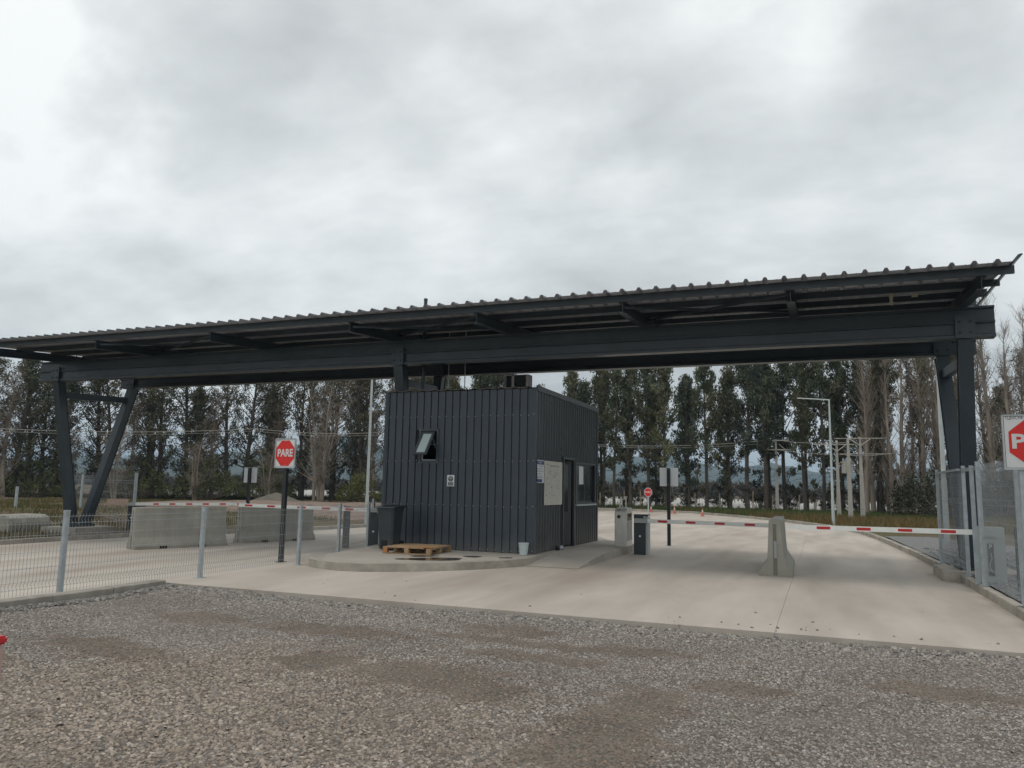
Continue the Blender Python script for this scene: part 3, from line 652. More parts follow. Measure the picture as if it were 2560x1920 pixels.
# door: frame + half open leaf
df = MB(); X_ = BX1
for y0, y1, z0, z1 in ((DY0 - .06, DY0, BZ, DZ1 + .06), (DY1, DY1 + .06, BZ, DZ1 + .06), (DY0, DY1, DZ1, DZ1 + .06)): df.box(X_ - .10, X_ + .02, y0, y1, z0, z1)
door = df.build('door', 'frame', bo)
def DP(t, o, z):  # leaf hinged at far jamb, opened inwards
    a_ = R(62); return (X_ - .06 - math.sin(a_) * t - math.cos(a_) * o, DY1 - .01 - math.cos(a_) * t + math.sin(a_) * o, z)
def dbox(mb, t0, t1, z0, z1, o0=0, o1=.04): mb.hexa([DP(t0, o0, z0), DP(t1, o0, z0), DP(t1, o1, z0), DP(t0, o1, z0), DP(t0, o0, z1), DP(t1, o0, z1), DP(t1, o1, z1), DP(t0, o1, z1)])
mb = MB(); dbox(mb, 0, .08, BZ + .02, DZ1 - .01); dbox(mb, .72, .80, BZ + .02, DZ1 - .01); dbox(mb, .08, .72, BZ + .02, 1.0); dbox(mb, .08, .72, DZ1 - .1, DZ1 - .01)
mb.build('door_leaf', 'frame', door)
mb = MB(); dbox(mb, .08, .72, 1.0, DZ1 - .1, .015, .025); mb.build('pane', 'glass', door)
# sliding window at the right side
def sidewin():
    f = MB()
    for y0, y1, z0, z1 in ((VY0 - .05, VY0, VZ0 - .03, VZ1 + .05), (VY1, VY1 + .05, VZ0 - .03, VZ1 + .05), (VY0, VY1, VZ1, VZ1 + .05), (VY0, VY1, VZ0 - .03, VZ0)): f.box(X_ - .10, X_ + .015, y0, y1, z0, z1)
    w = f.build('window', 'frame', bo)
    ym = 19.98
    for y0, y1, xo in ((VY0, ym + .03, -.03), (ym - .03, VY1, -.065)):
        s = MB(); t = .04
        s.box(X_ + xo - .02, X_ + xo + .01, y0, y0 + t, VZ0, VZ1); s.box(X_ + xo - .02, X_ + xo + .01, y1 - t, y1, VZ0, VZ1); s.box(X_ + xo - .02, X_ + xo + .01, y0 + t, y1 - t, VZ0, VZ0 + t); s.box(X_ + xo - .02, X_ + xo + .01, y0 + t, y1 - t, VZ1 - t, VZ1)
        s.build('sash', 'frame', w); MB().box(X_ + xo - .008, X_ + xo, y0 + t, y1 - t, VZ0 + t, VZ1 - t).build('pane', 'glass', w)
    MB().box(X_ - .0, X_ + .05, VY0 - .06, VY1 + .06, VZ0 - .075, VZ0 - .035).build('sill', 'galv', w)
    return w
sidewin()
o = MB().box(0, .002, 0, .40, 0, .47).build('paper_sheet', 'papw'); o.location = (X_ - .026, 19.50, 1.70); tag(o, 'plain white paper sheet taped inside the booth side window', 'paper')
# posters on the side wall
p = thing('notice_poster', (X_ + .004, 16.12, 1.71), 'small white notice with blue header and footer next to the booth corner', 'poster')
MB().box(X_ + .003, X_ + .008, 16.12, 16.65, 1.70, 2.21).build('sheet', 'papw', p)
MB().box(X_ + .008, X_ + .009, 16.14, 16.63, 2.11, 2.19).box(X_ + .008, X_ + .009, 16.14, 16.52, 1.715, 1.785).build('printed_band', 'blue', p)
text('NORMAS', 'lettering', 'papw', p, (X_ + .0092, 16.385, 2.15), .062, '+X', 1.0, .0003)
mb = MB()
for z in (2.07, 2.01, 1.96, 1.90, 1.85, 1.815):
    mb.box(X_ + .008, X_ + .009, 16.19, 16.24, z - .010, z + .010) if z < 2.05 else None; mb.box(X_ + .008, X_ + .009, 16.27, 16.27 + random.uniform(.2, .31), z - .004, z + .004)
mb.build('printed_lines', 'ink', p)
p = thing('site_plan_poster', (X_ + .004, 17.3, 1.2), 'large cream site plan poster with small print beside the booth door', 'poster')
MB().box(X_ + .004, X_ + .010, 16.68, 17.98, 1.20, 2.21).build('sheet', 'paper', p)
text('PLANO LAYOUT PLANTA', 'lettering', 'ink', p, (X_ + .0103, 17.39, 2.10), .062, '+X', .95, .0003)
text('TUNICHE', 'lettering', 'ink', p, (X_ + .0103, 16.90, 2.13), .04, '+X', .9, .0003)
mb = MB(); q = random.Random(5)
def ln_(y0, z0, y1, z1, t=.003):
    if abs(y1 - y0) > abs(z1 - z0): mb.box(X_ + .0101, X_ + .0107, min(y0, y1), max(y0, y1), z0 - t, z0 + t)
    else: mb.box(X_ + .0101, X_ + .0107, y0 - t, y0 + t, min(z0, z1), max(z0, z1))
for _ in range(70):
    y = q.uniform(16.85, 17.6); z = q.uniform(1.33, 2.0); 
    if q.random() < .5: ln_(y, z, y + q.uniform(.03, .22), z, .003)
    else: ln_(y, z, y, z + q.uniform(.03, .12), .002)
mb.build('plan_drawing', 'grey', p)['kind'] = 'stuff'
mb = MB()
for (y, z, w_, h_) in ((17.40, 1.92, .03, .03), (16.85, 1.80, .035, .03), (16.78, 1.40, .04, .035), (17.62, 1.58, .03, .028), (17.15, 1.25, .014, .02), (17.50, 1.27, .07, .002), (17.50, 1.23, .07, .002)): mb.box(X_ + .0102, X_ + .011, y, y + w_, z, z + h_)
for k in range(14): mb.box(X_ + .0102, X_ + .011, 17.70, 17.70 + q.uniform(.02, .09), 1.94 - k * .04, 1.945 - k * .04)
for k in range(16): mb.box(X_ + .0102, X_ + .011, 16.76 + .02 * (k % 2), 16.76 + q.uniform(.04, .08), 1.76 - k * .02, 1.764 - k * .02)
mb.build('plan_legend', 'ink', p)['kind'] = 'stuff'
# sticker on the front wall
p = thing('mask_sticker', (-7.92, BY0 - .003, 1.72), 'small white mandatory face mask notice on the booth front wall', 'sign')
MB().box(-8.01, -7.825, BY0 - .010, BY0 - .002, 1.588, 1.845).build('plate', 'papw', p, bevel=.002)
MB().disc((-7.917, BY0 - .010, 1.757), .062, '-Y', 24, .001).build('printed_disc', 'ink', p)
mb = MB(); mb.disc((-7.917, BY0 - .011, 1.757), .040, '-Y', 20, .001); mb.build('head_pictogram', 'cabgrey', p)
mb = MB(); mb.box(-7.95, -7.884, BY0 - .0135, BY0 - .012, 1.735, 1.755); mb.box(-7.94, -7.894, BY0 - .0135, BY0 - .012, 1.765, 1.771); mb.build('mask_pictogram', 'ink', p)
MB().box(-7.985, -7.85, BY0 - .0112, BY0 - .010, 1.645, 1.680).build('printed_band', 'ink', p)
MB().box(-7.985, -7.85, BY0 - .0112, BY0 - .010, 1.605, 1.640).build('printed_band', 'ink', p)
text('USO DE', 'lettering', 'papw', p, (-7.917, BY0 - .0118, 1.662), .026, '-Y', 1, .0003)
text('MASCARILLA', 'lettering', 'papw', p, (-7.917, BY0 - .0118, 1.622), .024, '-Y', .85, .0003)
# air conditioner on the booth roof
ac = thing('air_conditioner', (-6.78, 17.3, 3.85), 'beige outdoor air conditioner unit on the booth roof', 'air conditioner')
x0, x1, y0, y1, z0, z1 = -7.10, -6.47, 17.2, 17.48, 3.97, 4.30
mb = MB(); t = .02
mb.box(x0, x0 + .05, y0, y1, z0, z1); mb.box(x0 + .20, x0 + .26, y0, y1, z0, z1); mb.box(x1 - .06, x1, y0, y1, z0, z1); mb.box(x0 + .05, x1 - .06, y0, y1, z1 - t, z1); mb.box(x0 + .05, x1 - .06, y0, y1, z0, z0 + t); mb.box(x0 + .05, x1 - .06, y1 - .03, y1, z0 + t, z1 - t)
mb.build('casing', 'ac', ac)
MB().box(x0 + .05, x0 + .20, y0 + .05, y1 - .03, z0 + t, z1 - t).build('coil', 'dark', ac)
n = 20; cxx, czz, rr_ = (x0 + .26 + x1 - .06) / 2, (z0 + z1) / 2, .138
MB().tube((cxx, y0 + .01, czz), (cxx, y0 + .05, czz), rr_, rr_, 22).build('fan_grille', 'dark', ac)
mb = MB()
for k in range(7): mb.box(x0 + .005, x0 + .045, y0 - .003, y0, z0 + .05 + k * .035, z0 + .068 + k * .035)
mb.build('louvre', 'dark', ac)
for x in (x0 + .06, x1 - .1): MB().box(x, x + .04, y0, y1, BT + .05, z0).build('foot', 'galv', ac)

# ------------------------------------------------------------------ bin, pallet, bucket, can
b = thing('wheelie_bin', (-9.05, 15.4, .154), 'dark grey plastic wheelie bin at the left front corner of the booth', 'bin')
x0, x1, y0, y1 = -9.27, -8.84, 15.13, 15.62; z = .154
vs = []
for zz, s_ in ((z + .03, .80), (z + .30, .86), (z + .86, 1.0), (z + .875, 1.05), (z + .92, 1.05)):
    cx_, cy_ = (x0 + x1) / 2, (y0 + y1) / 2; hx, hy_ = (x1 - x0) / 2 * s_, (y1 - y0) / 2 * s_; c = .045
    for dx, dy in ((-hx + c, -hy_), (hx - c, -hy_), (hx, -hy_ + c), (hx, hy_ - c), (hx - c, hy_), (-hx + c, hy_), (-hx, hy_ - c), (-hx, -hy_ + c)): vs.append((cx_ + dx, cy_ + dy, zz))
fs = [(j * 8 + k, j * 8 + (k + 1) % 8, (j + 1) * 8 + (k + 1) % 8, (j + 1) * 8 + k) for j in range(4) for k in range(8)] + [tuple(range(7, -1, -1)), tuple(range(32, 40))]
MB().add(vs, fs).build('body', 'bin', b)
mb = MB(); mb.prism([(y0 - .05, z + .925), (y1 + .02, z + .925), (y1 + .03, z + .95), (y1 - .05, z + .985), (y0 + .10, z + .975), (y0 - .03, z + .95)], x0 - .035, x1 + .035, 'X'); mb.prism([(y0 + .05, z + .985), (y1 - .08, z + .988), (y1 - .10, z + 1.0), (y0 + .12, z + .998)], x0 + .06, x1 - .06, 'X')
mb.build('lid', 'bin', b, bevel=.006)
MB().tube((x0 + .06, y1 + .05, z + .93), (x1 - .06, y1 + .05, z + .93), .015, n=8).build('handle', 'bin', b)
MB().box(x0 + .13, x0 + .27, y0 + .012, y0 + .05, z + .03, z + .22).build('foot_recess', 'rubber', b)
for x in (x0 + .01, x1 - .05): MB().tube((x, y1 - .05, z + .10), (x + .05, y1 - .05, z + .10), .10, n=18).build('wheel', 'rubber', b)

pal = thing('wooden_pallet', (-8.2, 15.1, .154), 'wooden pallet lying flat on the island in front of the booth', 'pallet')
PX, PY, PA = -8.20, 15.13, R(4)
def pp(mb, u0, u1, v0, v1, z0, z1):
    def q(u, v, z): return (PX + u * math.cos(PA) - v * math.sin(PA), PY + u * math.sin(PA) + v * math.cos(PA), .156 + z)
    return mb.hexa([q(u0, v0, z0), q(u1, v0, z0), q(u1, v1, z0), q(u0, v1, z0), q(u0, v0, z1), q(u1, v0, z1), q(u1, v1, z1), q(u0, v1, z1)])
for v in (-.52, 0, .52): pp(MB(), -.55, .55, v - .05, v + .05, 0, .018).build('bottom_board', 'wood', pal)
for u in (-.50, 0, .50):
    for v in (-.52, 0, .52): pp(MB(), u - .05, u + .05, v - .05, v + .05, .018, .105).build('block', 'woodo' if (u < -.4 and v < -.4) else 'wood', pal)
for u in (-.50, 0, .50): pp(MB(), u - .05, u + .05, -.57, .57, .105, .121).build('stringer_board', 'wood', pal)
v = -.57
for k in range(9):
    w_ = .118; g = .009; zt = .137 + random.uniform(0, .002)
    if k == 0: pp(MB(), -.55, .38, v, v + w_, .121, zt).build('deck_board', 'wood', pal)
    else: pp(MB(), -.55 + random.uniform(-.01, .01), .55 + random.uniform(-.015, .005), v, v + w_, .121, zt).build('deck_board', 'wood', pal)
    v += w_ + g
pp(MB(), .20, .56, -.50, -.41, .138, .152).build('loose_board', 'woodo', pal)

bk = thing('bucket', (-5.99, 15.80, .154), 'white plastic bucket against the front of the booth near its right corner', 'bucket')
MB().lathe([(0, .002), (.082, .002), (.108, .235), (.118, .237), (.118, .255), (.104, .255), (.080, .012), (0, .012)], (-5.99, 15.80, .154), 24).build('body', 'bucket', bk, smooth=False)
MB().tube((-6.11, 15.80, .375), (-6.115, 15.8, .31), .004, n=5).tube((-6.115, 15.8, .31), (-5.99, 15.69, .27), .003, n=5).tube((-5.99, 15.69, .27), (-5.87, 15.79, .31), .003, n=5).build('handle', 'wire', bk)
cn = thing('cylindrical_can', (-5.70, 17.45, .154), 'small black can with a shiny side lying by the booth door', 'can')
MB().tube((-5.78, 17.40, .21), (-5.64, 17.50, .21), .052, n=18).build('body', 'black', cn); MB().tube((-5.72, 17.445, .21), (-5.65, 17.495, .21), .054, n=18).build('metal_band', 'galv', cn)
o = MB().box(-.30, .30, -.45, .45, 0, .008).build('door_mat', 'damp'); o.location = (-5.42, 18.5, .156); tag(o, 'thin grey door mat on the concrete at the booth door', 'mat')

# ------------------------------------------------------------------ entry terminal and barriers
st = thing('ticket_terminal', (-4.75, 19.8, .154), 'stainless steel entry terminal pillar beside the booth', 'terminal')
x0, x1, y0, y1 = -4.90, -4.60, 19.45, 20.10
MB().prism([(y0, .156), (y1, .156), (y1, 1.08), (y1 - .04, 1.12), (y0 + .06, 1.12), (y0, 1.03)], x0, x1, 'X').build('body', 'steelb', st, bevel=.008)
MB().disc((-4.80, y0 - .001, .90), .046, '-Y', 20, .006).build('lens', 'black', st)
MB().box(x1 - .002, x1 + .006, y0 + .08, y1 - .05, .30, .78).build('side_panel', 'mold', st)
MB().box(x1 - .002, x1 + .008, y0 + .10, y1 - .12, .80, .98).build('side_screen', 'glass', st)
MB().box(x0 - .012, x0, y0 + .02, y0 + .05, .2, 1.0).build('edge_strip', 'black', st)
MB().box(-4.82, -4.77, y0 - .004, y0 + .02, 1.055, 1.075).build('sensor', 'black', st)
mb = MB(); mb.hexa([(-4.90, 19.86, 1.12), (-4.865, 19.86, 1.12), (-4.865, 19.90, 1.12), (-4.90, 19.90, 1.12), (-4.86, 19.86, 1.40), (-4.82, 19.86, 1.40), (-4.82, 19.90, 1.40), (-4.86, 19.90, 1.40)])
mb.box(-4.815, -4.80, 19.86, 19.90, 1.12, 1.34); mb.box(-4.725, -4.705, 19.86, 19.90, 1.12, 1.38); mb.box(-4.775, -4.68, 19.84, 19.92, 1.385, 1.405)
mb.build('reader_bracket', 'steelb', st)
MB().box(-4.80, -4.735, 19.85, 19.87, 1.18, 1.32).build('card_reader', 'glass', st)

def barrier(x0, x1, y, z, L_, dirn, name, lab, casem, tilt=0.0, stripes=(), h=0.095, zc=0.0, ch=0.95, cab=True, u0a=.12, side=False):
    g = thing(name, ((x0 + x1) / 2, y + .15, zc), lab, 'barrier', 'parking barriers at the gate')
    if cab:
        mb = MB(); mb.box(x0, x1 - (.05 if casem == 'cabdark' else .0), y, y + .30, zc, zc + ch); mb.build('cabinet', casem, g, bevel=.006)
        if casem == 'cabdark':
            MB().box(x1 - .05, x1, y + .002, y + .302, zc, zc + ch - .03).build('side_cover', 'cabgrey', g); MB().box(x0 - .004, x1 + .004, y - .006, y + .306, zc + ch, zc + ch + .03).build('cap', 'cabdark', g)
            MB().disc((x0 + .155, y - .001, zc + .45), .026, '-Y', 18, .006).build('lock', 'white', g)
            MB().box(x1 - .10, x1 - .06, y - .010, y - .006, zc + ch - .045, zc + ch - .015).build('badge', 'white', g)
    ys = y - .06 if not side else y + .12; xa = (x0 + .04) if dirn > 0 else (x1 - .04)
    c_, s_ = math.cos(tilt), math.sin(tilt)
    def ap(mb, u0, u1, v0, v1, w0, w1): # u along arm, v vertical
        def q(u, v, w): return (xa + dirn * (u * c_ - v * s_), ys + w, z + u * s_ + v * c_)
        P = [q(u0, v0, w0), q(u1, v0, w0), q(u1, v0, w1), q(u0, v0, w1), q(u0, v1, w0), q(u1, v1, w0), q(u1, v1, w1), q(u0, v1, w1)]
        return mb.hexa(P)
    arm = ap(MB(), u0a, L_, -h / 2, h / 2, 0, .035).build('arm', 'arm', g)
    if cab and not side:
        hb = ap(MB(), -.02, .32, -h / 2 - .008, h / 2 + .008, -.012, -.001).build('arm_clamp', 'cabgrey', g, bevel=.002)
        mb = MB()
        for u in (.04, .17): q_ = (xa + dirn * u, ys - .012, z); mb.disc(q_, .010, '-Y', 8, .005)
        mb.build('bolt', 'mold', hb)
    for u0, u1 in stripes: ap(MB(), u0, u1, -h / 2 + h * .22, h / 2 - h * .22, -.003, -.0005).build('red_stripe', 'red', arm)
    return g
barrier(-4.36, -4.01, 19.20, .83, 3.24, 1, 'parking_barrier', 'parking barrier with dark cabinet and grey white arm next to the steel terminal', 'cabdark', stripes=[(.57, .80), (1.25, 1.48), (1.93, 2.16), (2.62, 2.85)], tilt=R(-0.2))
gR = barrier(2.42, 2.84, 15.30, .975, 3.42, -1, 'parking_barrier', 'parking barrier with pale grey cabinet marked P behind the right mesh fence', 'cabgrey', stripes=[(.66, .89), (1.335, 1.56), (2.0, 2.23), (2.67, 2.90)], zc=.14, ch=.93, tilt=R(-.3), h=.088, u0a=.37, side=True)
# moved so the arm starts on the left side of its cabinet: face print
f_y = 15.298
MB().box(2.575, 2.665, f_y - .006, f_y, .26, .80).build('black_panel', 'ink', gR)
text('P', 'lettering', 'papw', gR, (2.622, f_y - .007, .745), .10, '-Y', 1, .0005, offset=.002)
mb = MB(); prev = None
for k in range(15):
    t = k / 14; p_ = (2.615 + .018 * math.sin(t * 7.0), f_y - .008, .64 - t * .30)
    if prev: mb.tube(prev, p_, .004, n=5)
    prev = p_
mb.build('curve_symbol', 'papw', gR)
text('ZKTeco', 'lettering', 'grey', gR, (2.59, f_y - .002, .90), .075, '-Y', .9, .0005)
barrier(-10.62, -10.27, 16.96, .955, 4.37, -1, 'parking_barrier', 'parking barrier arm across the left lane behind the wire fence next to the booth', 'cabdark', stripes=[(.72, .97), (1.43, 1.68), (2.18, 2.45), (3.17, 3.42), (3.91, 4.16)], tilt=R(0.3), h=.088, zc=-.02, ch=.93)
barrier(-20.30, -19.86, 18.36, .845, 4.62, 1, 'parking_barrier', 'parking barrier arm tilted slightly up above the near left jersey block', 'cabdark', stripes=[(1.07, 1.29), (1.72, 1.95), (2.37, 2.61), (3.02, 3.25), (3.66, 3.89), (4.31, 4.54)], tilt=R(1.45), h=.085, zc=-.02, ch=.80)

# ------------------------------------------------------------------ jersey blocks
JP = [(-.30, 0), (-.30, .075), (-.285, .10), (-.155, .30), (-.145, .36), (-.105, 1.03), (-.085, 1.055), (.085, 1.055), (.105, 1.03), (.145, .36), (.155, .30), (.285, .10), (.30, .075), (.30, 0)]
def jersey(name, L_, lab, loc, rz, end_plate=True, sc=1.0):
    t = thing(name, (0, 0, 0), lab, 'concrete barrier', 'concrete jersey barriers')
    # body along Y, with forklift notches
    n = len(JP); ys = [0, L_ * .30, L_ * .30 + .18, L_ * .62, L_ * .62 + .18, L_]
    q = random.Random(lab)
    mb = MB(); vs = []
    prof = [(x, z) for x, z in JP]
    NS = 24; Y = [L_ * k / NS for k in range(NS + 1)]
    for y in Y:
        for x, z in prof: vs.append((x + q.uniform(-.003, .003), y, z + (q.uniform(-.004, .004) if z > 0.02 else 0)))
    fs = []
    for j in range(NS):
        notch = any(abs((Y[j] + Y[j + 1]) / 2 - c) < .085 for c in (L_ * .28, L_ * .70)) 
        for k in range(n):
            k2 = (k + 1) % n
            if notch and k in (0, n - 2): continue
            fs.append((j * n + k, j * n + k2, (j + 1) * n + k2, (j + 1) * n + k))
    fs += [tuple(range(n)), tuple(reversed(range(NS * n, NS * n + n)))]
    mb.add(vs, fs).build('body', 'jersey', t)
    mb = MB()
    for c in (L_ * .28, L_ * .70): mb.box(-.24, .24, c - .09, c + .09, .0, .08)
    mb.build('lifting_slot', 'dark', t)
    if end_plate:
        mb = MB(); mb.prism([(-.045, .02), (.035, .02), (.028, .98), (-.035, .98)], -.0015, .02, 'Y'); mb.build('end_groove', 'joint', t)
        mb = MB(); mb.box(-.022, .030, -.018, -.004, .34, .66); mb.build('end_plate', 'mold', t)
    t.location = loc; t.rotation_euler = (0, 0, rz); t.scale = (sc, 1, sc); return t
jersey('jersey_barrier', 3.0, 'pale concrete jersey barrier seen end on in the middle of the right lane', (-.855, 15.83, .002), R(1.0))
ja = math.atan2(1.15, 2.65)
a = Vector((-15.75, 14.42)); b2 = Vector((-14.86, 16.58)); an = math.atan2(b2.y - a.y, b2.x - a.x) - R(90)
jersey('jersey_barrier', (b2 - a).length, 'long concrete jersey barrier standing in the left lane nearest the fence', (a.x, a.y, gz(-15.4)), an, sc=.965)
a = Vector((-15.08, 17.42)); b2 = Vector((-14.20, 19.50)); an = math.atan2(b2.y - a.y, b2.x - a.x) - R(90)
jersey('jersey_barrier', (b2 - a).length, 'concrete jersey barrier farther back in the left lane behind the stop sign', (a.x, a.y, gz(-15)), an, sc=.965)
o = MB().prism([(-.6, 0), (.6, 0), (.6, .35), (.52, .52), (.35, .60), (-.35, .60), (-.52, .52), (-.6, .35)], 0, 1.5, 'Y').build('concrete_block', 'jersey', bevel=.02); o.location = (-23.0, 16.0, -.12); o.rotation_euler = (0, 0, R(8))
tag(o, 'rounded pale concrete block lying on the verge at the far left edge', 'concrete block')

# ------------------------------------------------------------------ signs
def octo(cx_, cz, w, h, y, t): 
    k = .2929; return [(cx_ - w / 2 + w * k, cz - h / 2), (cx_ + w / 2 - w * k, cz - h / 2), (cx_ + w / 2, cz - h / 2 + h * k), (cx_ + w / 2, cz + h / 2 - h * k), (cx_ + w / 2 - w * k, cz + h / 2), (cx_ - w / 2 + w * k, cz + h / 2), (cx_ - w / 2, cz + h / 2 - h * k), (cx_ - w / 2, cz - h / 2 + h * k)]
def pare_square(cx_, y, z0, z1, w, ow, oh, lab, posts, pm, zbase, rz):
    t = thing('stop_sign', (cx_, y, zbase), lab, 'stop sign')
    cz = (z0 + z1) / 2; hw = w / 2
    MB().box(cx_ - hw, cx_ + hw, y - .004, y + .004, z0, z1).build('sign_plate', 'signwhite', t)
    mb = MB(); e_ = .012
    for a in ((cx_ - hw, cx_ + hw, z1 - .004, z1 + .006), (cx_ - hw, cx_ + hw, z0 - .006, z0 + .004), (cx_ - hw - .006, cx_ - hw + .004, z0, z1), (cx_ + hw - .004, cx_ + hw + .006, z0, z1)): mb.box(a[0], a[1], y - .010, y + .012, a[2], a[3])
    mb.build('sign_frame', 'galv', t)
    mb = MB(); i = .014
    for a in ((cx_ - hw + i, cx_ + hw - i, z1 - i - .005, z1 - i), (cx_ - hw + i, cx_ + hw - i, z0 + i, z0 + i + .005), (cx_ - hw + i, cx_ - hw + i + .005, z0 + i, z1 - i), (cx_ + hw - i - .005, cx_ + hw - i, z0 + i, z1 - i)): mb.box(a[0], a[1], y - .0055, y - .004, a[2], a[3])
    mb.build('border_line', 'cabdark', t)
    mb = MB(); mb.prism(octo(cx_, cz, ow, oh, y, 0), y - .0065, y - .0042, 'Y'); mb.build('red_octagon', 'signred', t)
    text('PARE', 'lettering', 'signwhite', t, (cx_, y - .0075, cz), oh * .40, '-Y', ow / oh * (.93 if w < .6 else 1.04), .001, offset=.006 * oh / .5)
    text('TUNICHE', 'lettering', 'ink', t, (cx_ - hw + .075 * w / .5, y - .0047, z1 - .035), .030 * w / .5, '-Y', .9, .0002)
    MB().box(cx_ - hw + .05, cx_ - hw + .11, y - .0050, y - .0042, z1 - .056, z1 - .053).build('swoosh', 'ink', t)
    mb = MB()
    for zz in (cz + oh / 2 - .015, cz - oh / 2 + .025):
        for dx in (-.018, .018): mb.disc((cx_ + dx, y - .0065, zz), .006, '-Y', 8, .002)
    mb.build('rivet', 'galv', t)
    for px_ in posts: MB().box(px_ - .04, px_ + .04, y + .012, y + .092, zbase, z1 - .03).build('post', pm, t)
    MB().box(cx_ - .08, cx_ + .08, y - .03, y + .13, zbase, zbase + .008).build('base_plate', pm, t) if len(posts) == 1 else None
    return t
pare_square(-10.27, 13.11, 1.905, 2.505, .50, .455, .525, 'white square stop sign with red octagon on black post behind the left fence', (-10.27,), 'black', 0, 0)
pare_square(2.49, 10.90, 1.92, 2.575, .84, .72, .60, 'large white stop sign with red octagon cut off at the right edge', (2.26, 2.78), 'galv', .14, 0)
def backsign(x, y, w, z0, z1, zb, lab):
    t = thing('road_sign', (x, y, zb), lab, 'road sign', 'signs seen from behind')
    MB().box(x - w / 2, x + w / 2, y - .002, y + .004, z0, z1).build('sign_plate', 'signback', t)
    MB().box(x - .045, x + .045, y - .085, y - .004, zb, z1 - .01).build('post', 'black', t)
    MB().box(x - .09, x + .09, y - .13, y + .04, zb, zb + .01).build('base_plate', 'galv', t)
    mb = MB(); mb.disc((x, y - .086, z1 - .06), .01, '-Y', 8); mb.disc((x, y - .086, z0 + .06), .01, '-Y', 8); mb.build('bolt', 'galv', t)
backsign(-4.12, 22.73, .53, 1.70, 2.235, 0, 'back of a white square sign on a black post behind the dark barrier cabinet')
backsign(-18.0, 21.2, .54, 1.58, 2.09, -.05, 'back of a white sign on a black post beyond the left jersey barriers')
t = thing('stop_sign', (-10.2, 49.0, .1), 'small distant red octagonal stop sign on a pale post at the end of the road', 'stop sign')
MB().prism(octo(-10.2, 1.42, .50, .56, 0, 0), 49.0, 49.02, 'Y').build('sign_plate', 'signwhite', t); MB().prism(octo(-10.2, 1.42, .44, .50, 0, 0), 48.992, 48.998, 'Y').build('red_octagon', 'signred', t)
text('PARE', 'lettering', 'signwhite', t, (-10.2, 48.985, 1.42), .17, '-Y', .95, .001, offset=.003); MB().tube((-10.2, 49.05, .05), (-10.2, 49.05, 1.6), .04, n=8).build('post', 'lamp', t)
# cones
cp = thing('traffic_cone', (-6.94, 49.75, .0), 'small orange and white traffic cone at the far kerb, rightmost of the cones', 'traffic cone', 'traffic cones at the far kerb')
c0 = (-6.94, 49.75, 0)
MB().lathe([(.12, .03), (.06, .30)], c0, 10).lathe([(.035, .46), (.02, .60), (0, .60)], c0, 10).build('body', 'orange', cp); MB().lathe([(.062, .30), (.036, .46)], c0, 10).build('white_band', 'guard', cp); MB().box(-7.1, -6.78, 49.6, 49.9, 0, .03).build('base', 'orange', cp)
cp.scale = (.85, .85, .85); reg(cp)
for (x, y, lb) in ((-9.35, 53.6, 'traffic cone at the far kerb, second from the right'), (-9.75, 54.0, 'traffic cone at the far kerb, third from the right'), (-11.3, 55.3, 'traffic cone at the far kerb, leftmost of the cones')):
    dup(cp, (x, y, .0), None, lb)

# ------------------------------------------------------------------ fences
def vfence(name, lab, P, H, folds, loc_z, post_w=.06, post_names=None, step=.05, wire_r=.0026, first=True, last=True, hz=None, pc='galv', over=.09, grp=None):
    """welded wire fence through the points P with box posts; each post and mesh panel a part"""
    t = thing(name, (P[0][0], P[0][1], loc_z), lab, 'fence', grp)
    zb = loc_z + .05
    for i_, (x, y) in enumerate(P):
        if (i_ == 0 and not first) or (i_ == len(P) - 1 and not last): continue
        po = MB().box(x - post_w / 2, x + post_w / 2, y - post_w / 2, y + post_w / 2, loc_z, loc_z + H + over).build('post', pc, t)
        MB().box(x - .07, x + .07, y - .07, y + .07, loc_z, loc_z + .008).build('base_plate', pc, po)
        MB().box(x - post_w / 2 - .003, x + post_w / 2 + .003, y - post_w / 2 - .003, y + post_w / 2 + .003, loc_z + H + over, loc_z + H + over + .012).build('post_cap', pc, po)
    for (xa, ya), (xb, yb) in zip(P, P[1:]):
        a = Vector((xa, ya, 0)); b = Vector((xb, yb, 0)); d = b - a; Ln = d.length; d.normalize(); nn = Vector((-d.y, d.x, 0))
        zs = [(0, 0)]
        for f in folds: zs += [(f - .045, 0), (f, .028), (f + .045, 0)]
        zs.append((H, 0)); mb = MB()
        k = int(Ln / step)
        for j in range(1, k):
            s_ = j * Ln / k; base = a + d * s_
            for (z0, o0), (z1, o1) in zip(zs, zs[1:]):
                mb.tube(base + nn * o0 + Vector((0, 0, zb + z0)), base + nn * o1 + Vector((0, 0, zb + z1)), wire_r, n=3, cap=False)
        hs = []
        for f in folds: hs += [(f - .045, 0), (f + .045, 0)]
        for h_ in (hz or []): hs.append((h_, 0))
        for z, o_ in hs:
            mb.tube(a + nn * (o_ + .004) + Vector((0, 0, zb + z)), b + nn * (o_ + .004) + Vector((0, 0, zb + z)), wire_r * 1.15, n=3, cap=False)
        mb.build('mesh_panel', 'wire', t)
    return t
vfence('wire_fence', 'low galvanised V folded wire fence along the gravel yard at the left', [(-9.98, 5.30), (-9.85, 7.88), (-9.70, 10.34), (-9.64, 12.89), (-10.05, 14.85), (-10.46, 16.70)], 1.06, [.13, .98], 0, hz=[.35, .56, .78])
vfence('small_wire_gate', 'short galvanised mesh gate between the left fence end and the booth', [(-10.77, 17.42), (-9.78, 17.42)], 1.13, [.13, 1.0], 0, last=False, hz=[.35, .56, .78], pc='galv')
o = MB().box(-.085, -.03, -.03, .03, 0, 1.06).box(-.03, .085, -.02, .02, 0, 1.05).build('bollard', 'cladb' if False else 'bin'); o.location = (-11.26, 16.96, -.02)
tag(o, 'dark blue grey steel post standing in the left lane behind the wire fence', 'post')
